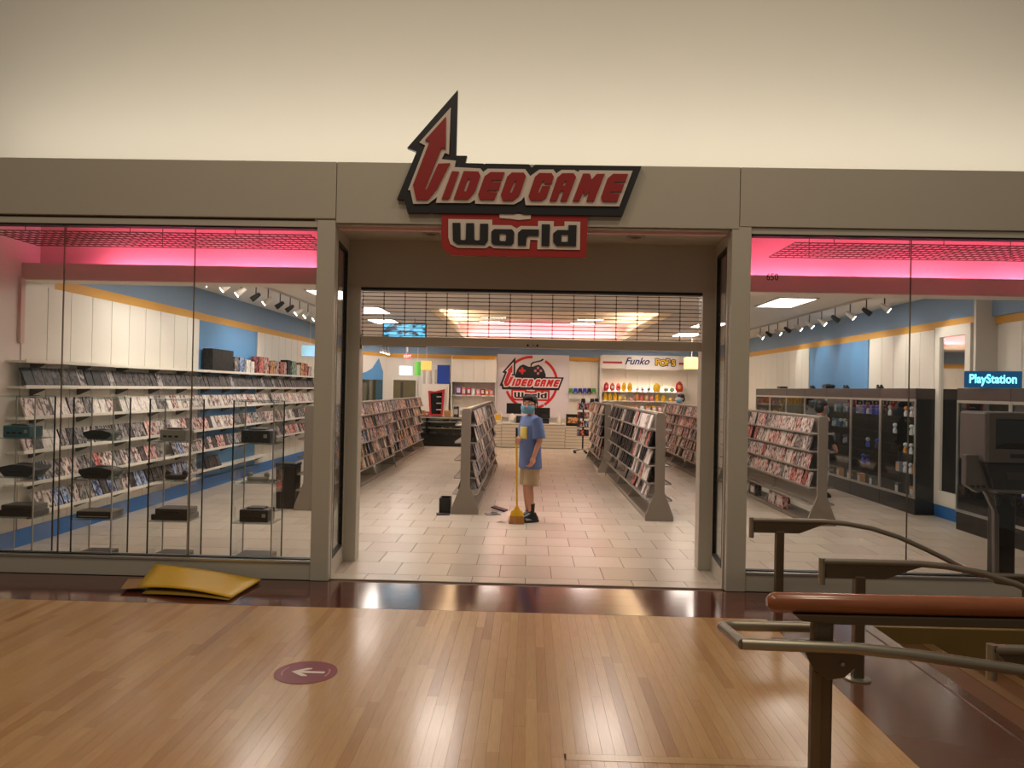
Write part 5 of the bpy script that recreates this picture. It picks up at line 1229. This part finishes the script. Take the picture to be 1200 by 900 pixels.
def adult(O, f, label, top, legs, hair_m, H=1.68, kind=0):
    p_ = thing('person', label, 'person', tuple(O)); f = Vector(f).normalized(); l = Vector((-f.y, f.x, 0)); fy = math.atan2(f.y, f.x); s = H / 1.7
    def B(a_, b_, z): return (f * a_ + l * b_ + Vector((0, 0, z))) * s
    mb = MB(); hc = B(.03, 0, 1.58)
    mb.loft([(*B(0, 0, .8).xy, .8 * s, .1, .14), (*B(0, 0, 1.0).xy, 1.0 * s, .1, .135), (*B(.0, 0, 1.25).xy, 1.25 * s, .11, .16), (*B(0, 0, 1.4).xy, 1.4 * s, .07, .12), (*B(0, 0, 1.44).xy, 1.44 * s, .05, .06)], 18, fy)
    capsule(mb, [B(0, 0, 1.4), B(.015, 0, 1.52)], [.055, .05]); head_mb(mb, hc, f, 1.0)
    arms = []
    for q in (-1, 1):
        sh_, el, wr_ = B(0, q * .18, 1.37), B(-.02, q * .23, 1.09), B(.13, q * .2, .93); arms.append((sh_, el, wr_, q))
        capsule(mb, [sh_, el], [.05, .04]); capsule(mb, [el, wr_], [.04, .028]); al = (wr_ - el).normalized(); pm_ = wr_ + al * .05
        mb.ellipsoid(pm_, (.042, .028, .034), 10, fy); capsule(mb, [wr_, pm_], [.026, .028]); fingers(mb, pm_, al, l * q, Vector((0, 0, -1)), 1)
        hp, kn, an = B(0, q * .085, .84), B(.03, q * .09, .47), B(-.01, q * .09, .08)
        capsule(mb, [hp, kn], [.085, .055]); capsule(mb, [kn, an], [.053, .037]); capsule(mb, [an - Vector((0, 0, .04)), an + f * .15 - Vector((0, 0, .05))], [.034, .03])
    fuse('body', mb, M_SKIN, p_, .011, 2)
    yaw = fy; hl = l; h = MB(); U = Vector((0, 0, 1))
    h.ellipsoid(hc + U * .058 - f * .012, (.106, .09, .08), 18, yaw); h.ellipsoid(hc + U * .0 - f * .045, (.074, .09, .1), 16, yaw)
    fuse('hair', h, hair_m, p_, .009, 1)
    for q in (-1, 1):
        ex = hc + f * .083 + l * q * .032 + U * .017; MB().ellipsoid(ex, (.013, .015, .009), 10, fy).build('eye', M_EYE, p_, smooth=True)
    mk = shell(hc + f * .012 - U * .042, f, (.105, .094, .1), -70, 70, lambda u: -42, 34, 'face_mask', MASK, p_, .004, 12, 6)
    mb = MB(); mb.loft([(*B(0, 0, .84).xy, .84 * s, .13, .18), (*B(0, 0, 1.05).xy, 1.05 * s, .125, .17), (*B(.0, 0, 1.28).xy, 1.28 * s, .13, .185), (*B(0, 0, 1.4).xy, 1.4 * s, .09, .15), (*B(0, 0, 1.45).xy, 1.45 * s, .065, .075)], 20, fy)
    for sh_, el, wr_, q in arms: mb.tube([sh_ - l * q * .05, sh_.lerp(el, .3), el, el.lerp(wr_, .85)], [.075, .07, .058, .045], 12)
    fuse('top', mb, top, p_, .012, 2)
    mb = MB(); mb.loft([(*B(0, 0, .8).xy, .8 * s, .115, .155), (*B(0, 0, .9).xy, .9 * s, .115, .155), (*B(0, 0, 1.0).xy, 1.0 * s, .105, .145)], 18, fy)
    for q in (-1, 1): mb.tube([B(0, q * .085, .86), B(.03, q * .09, .48), B(-.005, q * .09, .1)], [.1, .08, .07], 14)
    fuse('trousers', mb, legs, p_, .012, 2)
    for q in (-1, 1):
        b0 = B(.03, q * .09, 0); b0.z = 0; MB().loft([(b0.x, b0.y, 0, .145, .052), (b0.x, b0.y, .03, .145, .052), (b0.x - f.x * .01, b0.y - f.y * .01, .065, .12, .048), (b0.x - f.x * .04, b0.y - f.y * .04, .11, .06, .045)], 18, fy).build('shoe', M_BLACK, p_, smooth=True)
    return p_
g = ground(965, 579)
adult((4.72, 12.55, 0), (.95, .3, 0), 'person in a black jacket and pale grey trousers facing the black cabinets', mat('jacket_black', (24, 22, 24), .7), mat('trousers_pale', (206, 206, 206), .8), mat('hair_black', (20, 17, 17), .5), 1.56)
adult((3.82, 19.35, 0), (-.8, -.6, 0), 'dark haired person in white behind the far right gondola', mat('top_white', (226, 224, 222), .8), mat('trousers_dark', (44, 44, 52), .8), mat('hair_black', (20, 17, 17), .5), 1.60)

# ================================================================== CONCOURSE: RAILINGS, SHEET, STICKER, DEBRIS
def step_rail(Y, label):
    t = thing('stair_railing', label, 'railing', (1.73, Y, 0), 0, 'steel stair railings'); r = .019
    pts = [(0, 0, .68), (.3, 0, .68), (.55, 0, .68), (.72, 0, .668), (.92, 0, .635), (1.12, 0, .575), (1.32, 0, .49), (1.5, 0, .405), (1.66, 0, .325), (1.75, 0, .30), (3.2, 0, .30)]
    MB().tube(pts, r, 12).build('rail', M_STEEL, t, smooth=True)
    MB().tube([(.0, 0, .70), (.0, 0, .545)], r, 12).build('end_return', M_STEEL, t, smooth=True)
    MB().prism([(.02, .665), (.58, .665), (.50, .64), (.36, .585), (.02, .585)], -.012, .012, 'y').build('bracket_plate', M_STEELD, t)
    box((.185, -.028, 0), (.245, .028, .60)).build('post', M_STEELD, t, bevel=.006)
    MB().lathe([(.075, 0), (.075, .008), (.06, .012)], (.215, 0, 0), 20).build('floor_flange', M_STEEL, t, smooth=True)
    box((2.07, -.028, -.52), (2.13, .028, .29)).build('post', M_STEELD, t, bevel=.006)
    MB().prism([(1.85, .29), (2.4, .29), (2.3, .24), (2.0, .22), (1.85, .24)], -.012, .012, 'y').build('bracket_plate', M_STEELD, t)
    MB().lathe([(.075, -.52), (.075, -.512)], (2.1, 0, 0), 20).build('floor_flange', M_STEEL, t)
    return t
step_rail(5.95, 'curved steel stair railing nearest the right shop window')
step_rail(4.53, 'curved steel stair railing in the middle, before the shop window')
t = thing('guard_railing', 'nearest steel guard railing with a varnished wooden handrail and looped pipe', 'railing', (1.16, 3.03, 0))
RZ = -.02
VAR = mat('varnished_wood', (146, 82, 44), .3, noise=.25, scale=9, stretch=(1.2, 8, 8), coat=.6)
wp = MB(); wpath = [(-.215, 0, .838), (-.20, 0, .838), (-.18, 0, .838), (.2, 0, .838), (2.4, .0, .852)]
wp.tube(wpath, [.018, .032, .038, .039, .039], 16); wp.build('wood_handrail', VAR, t, smooth=True)
MB().prism([(-.12, .80), (2.4, .81), (2.4, .775), (.06, .765), (-.09, .775)], -.035, .035, 'y').build('support_plate', M_STEELD, t, bevel=.004)
box((-.04, -.026, 0), (.04, .026, .80)).build('post', M_STEELD, t, bevel=.012)
box((-.036, -.03, 0), (-.006, -.02, .58)).build('post_groove', mat('bronze_light', (116, 102, 80), .4, .6), t, bevel=.004)
rp_ = .0215
MB().tube([(.06, .14, .70), (-.30, .14, .70), (-.345, .13, .70), (-.355, .10, .70)], rp_, 12).build('rear_pipe', M_STEEL, t, smooth=True)
MB().tube([(-.355, .125, .70), (-.33, -.095, .70)], rp_, 12).build('end_pipe', M_STEEL, t, smooth=True)
MB().tube([(-.335, -.09, .70), (-.1, -.1, .70), (.08, -.1, .698), (.3, -.1, .68), (.9, -.1, .61), (2.2, -.1, .42)], rp_, 12).build('front_pipe', M_STEEL, t, smooth=True)
MB().prism([(-.10, .69), (.13, .69), (.12, .63), (.06, .575), (.0, .565), (-.06, .61)], -.075, -.06, 'y').build('hub_bracket', M_STEELD, t, bevel=.004)
MB().prism([(-.16, .66), (.1, .66), (.1, .62), (-.1, .62)], .10, .125, 'y').build('rear_bracket', M_STEELD, t)
MB().tube([(.05, -.075, .63), (.05, -.084, .63)], .008, 10).build('bolt', M_CHROME, t)
t = thing('stair_railing', 'short steel rail end with a downward stub at the right edge of the stairs', 'railing', (1.93, 3.22, 0))
MB().tube([(0, 0, .615), (1.4, 0, .615)], .021, 12).build('rail', M_STEEL, t, smooth=True); MB().tube([(0.0, 0, .636), (0.0, 0, .49)], .021, 12).build('end_return', M_STEEL, t, smooth=True)
MB().prism([(.02, .6), (1.4, .6), (1.4, .52), (.1, .52)], -.012, .012, 'y').build('bracket_plate', M_STEELD, t); box((.5, -.03, -.0), (.56, .03, .53)).build('post', M_STEELD, t)

# folded yellow sheet leaning on the sill
YS = mat('yellow_sheet', (214, 168, 22), .38, noise=.05, scale=6)
t = thing('folded_sheet', 'folded yellow plastic sheet lying against the left window sill', 'sheet', (-2.85, 6.05, 0))
c = [at(182, 660.5, 6.38), at(306, 680, 6.33), at(271, 702.5, 5.80), at(160, 687.5, 5.98)]
c[1].z = max(c[1].z, .03); c[2].z = .022
org = Vector((-2.85, 6.05, 0)); mb = MB(); n = 10; vs = []
for j in range(n + 1):
    for i in range(n + 1):
        u, v = i / n, j / n; p_ = (c[0] * (1 - u) + c[1] * u) * (1 - v) + (c[3] * (1 - u) + c[2] * u) * v
        p_ = p_ - org; p_.z += .035 * math.sin(math.pi * u) * (.3 + .7 * v) * (1 - .2 * v); p_.z = max(p_.z, .012); vs.append(p_)
mb.add(vs, [(j * (n + 1) + i, j * (n + 1) + i + 1, (j + 1) * (n + 1) + i + 1, (j + 1) * (n + 1) + i) for j in range(n) for i in range(n)])
o = mb.build('upper_sheet', YS, t, smooth=True); s_ = o.modifiers.new('s', 'SOLIDIFY'); s_.thickness = .007; s_.offset = -1
mb = MB(); vs = []
d0 = [at(188, 668, 6.34), at(304, 681, 6.32), at(268, 705, 5.77), at(166, 700, 5.88)]
for j in range(n + 1):
    for i in range(n + 1):
        u, v = i / n, j / n; p_ = (d0[0] * (1 - u) + d0[1] * u) * (1 - v) + (d0[3] * (1 - u) + d0[2] * u) * v - org; p_.z = .006 + .012 * math.sin(math.pi * u) * v; vs.append(p_)
mb.add(vs, [(j * (n + 1) + i, j * (n + 1) + i + 1, (j + 1) * (n + 1) + i + 1, (j + 1) * (n + 1) + i) for j in range(n) for i in range(n)])
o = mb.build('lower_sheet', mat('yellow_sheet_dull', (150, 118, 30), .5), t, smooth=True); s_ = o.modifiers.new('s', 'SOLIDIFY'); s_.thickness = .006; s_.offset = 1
e = [at(141, 693, 5.93) - org, at(200, 685, 5.98) - org, at(196, 690, 6.2) - org, at(150, 686, 6.2) - org]
mb = MB(); mb.add([Vector((v.x, v.y, max(.004, z))) for v, z in zip(e, (.03, .05, .05, .04))] + [Vector((v.x, v.y, max(.004, z - .006))) for v, z in zip(e, (.03, .05, .05, .04))], [(0, 1, 2, 3), (7, 6, 5, 4), (0, 4, 5, 1), (1, 5, 6, 2), (2, 6, 7, 3), (3, 7, 4, 0)])
mb.build('folded_flap', mat('sheet_edge_tan', (150, 112, 70), .6), t)
# floor sticker
g = ground(358.5, 788)
t = thing('floor_sticker', 'round maroon floor sticker with a white arrow on the wood floor', 'sticker', (g.x, g.y, 0))
MB().lathe([(.178, 0), (.178, .0022)], n=48).build('disc', mat('sticker_maroon', (128, 34, 50), .4), t)
A = [(-.085, 0), (-.01, .062), (.02, .062), (.022, .05), (-.025, .014), (.105, .014), (.11, 0), (.105, -.014), (-.025, -.014), (.022, -.05), (.02, -.062), (-.01, -.062)]
MB().prism(A, .0022, .0034, 'z').build('arrow', mat('sticker_white', (232, 220, 208), .5), t)
for cx_, a0, a1 in ((0, 150, 210), (0, -25, 25)):
    pa = arc((0, 0), .138, a0, a1, 10); pb = arc((0, 0), .128, a1, a0, 10)
    MB().prism(pa + pb, .0022, .003, 'z').build('lettering_band', mat('sticker_print', (196, 130, 132), .5), t)
# small things on the tiles
g = ground(519, 603); t = thing('game_disc_case', 'flat dark disc case lying on the tiles left of the end-on gondola', 'case', (g.x, g.y, 0), R(8)); MB().box((0, 0, .008), (.17, .14, .014)).build('lid', M_CONS2, t, bevel=.003); MB().box((0, -.071, .008), (.16, .003, .004)).build('seam', M_SLOT, t)
g = ground(585, 600)
t = thing('game_disc_case', 'dark disc case lying tilted on the tiles beside the broom', 'case', (g.x, g.y + .1, 0), R(-20)); MB().box((0, 0, .03), (.2, .14, .016), Matrix.Rotation(R(12), 3, 'Y')).build('lid', M_BLACK, t, bevel=.003); MB().box((.0, -.071, .03), (.18, .003, .005), Matrix.Rotation(R(12), 3, 'Y')).build('seam', M_SLOT, t)
g = ground(572, 603)
t = thing('leaflet', 'grey crumpled leaflet on the tiles at the foot of the gondola', 'paper', (g.x + .06, g.y + .02, 0), R(15)); MB().prism([(-.1, 0), (.1, 0), (.1, .006), (.03, .022), (-.04, .01), (-.1, .014)], -.06, .06, 'y').build('sheet', mat('paper_grey', (150, 146, 142), .7), t); MB().box((.02, 0, .024), (.08, .06, .004)).build('dark_print', M_CONS2, t)
g = ground(587, 612); t = thing('paper_scrap', 'small pale scrap of paper left of the broom', 'paper', (g.x, g.y, 0)); MB().prism([(-.05, 0), (.05, 0), (.05, .004), (0, .014), (-.05, .004)], -.02, .02, 'y').build('sheet', M_GREYL, t); MB().box((.03, 0, .006), (.03, .03, .004)).build('fold', M_WHITE, t)
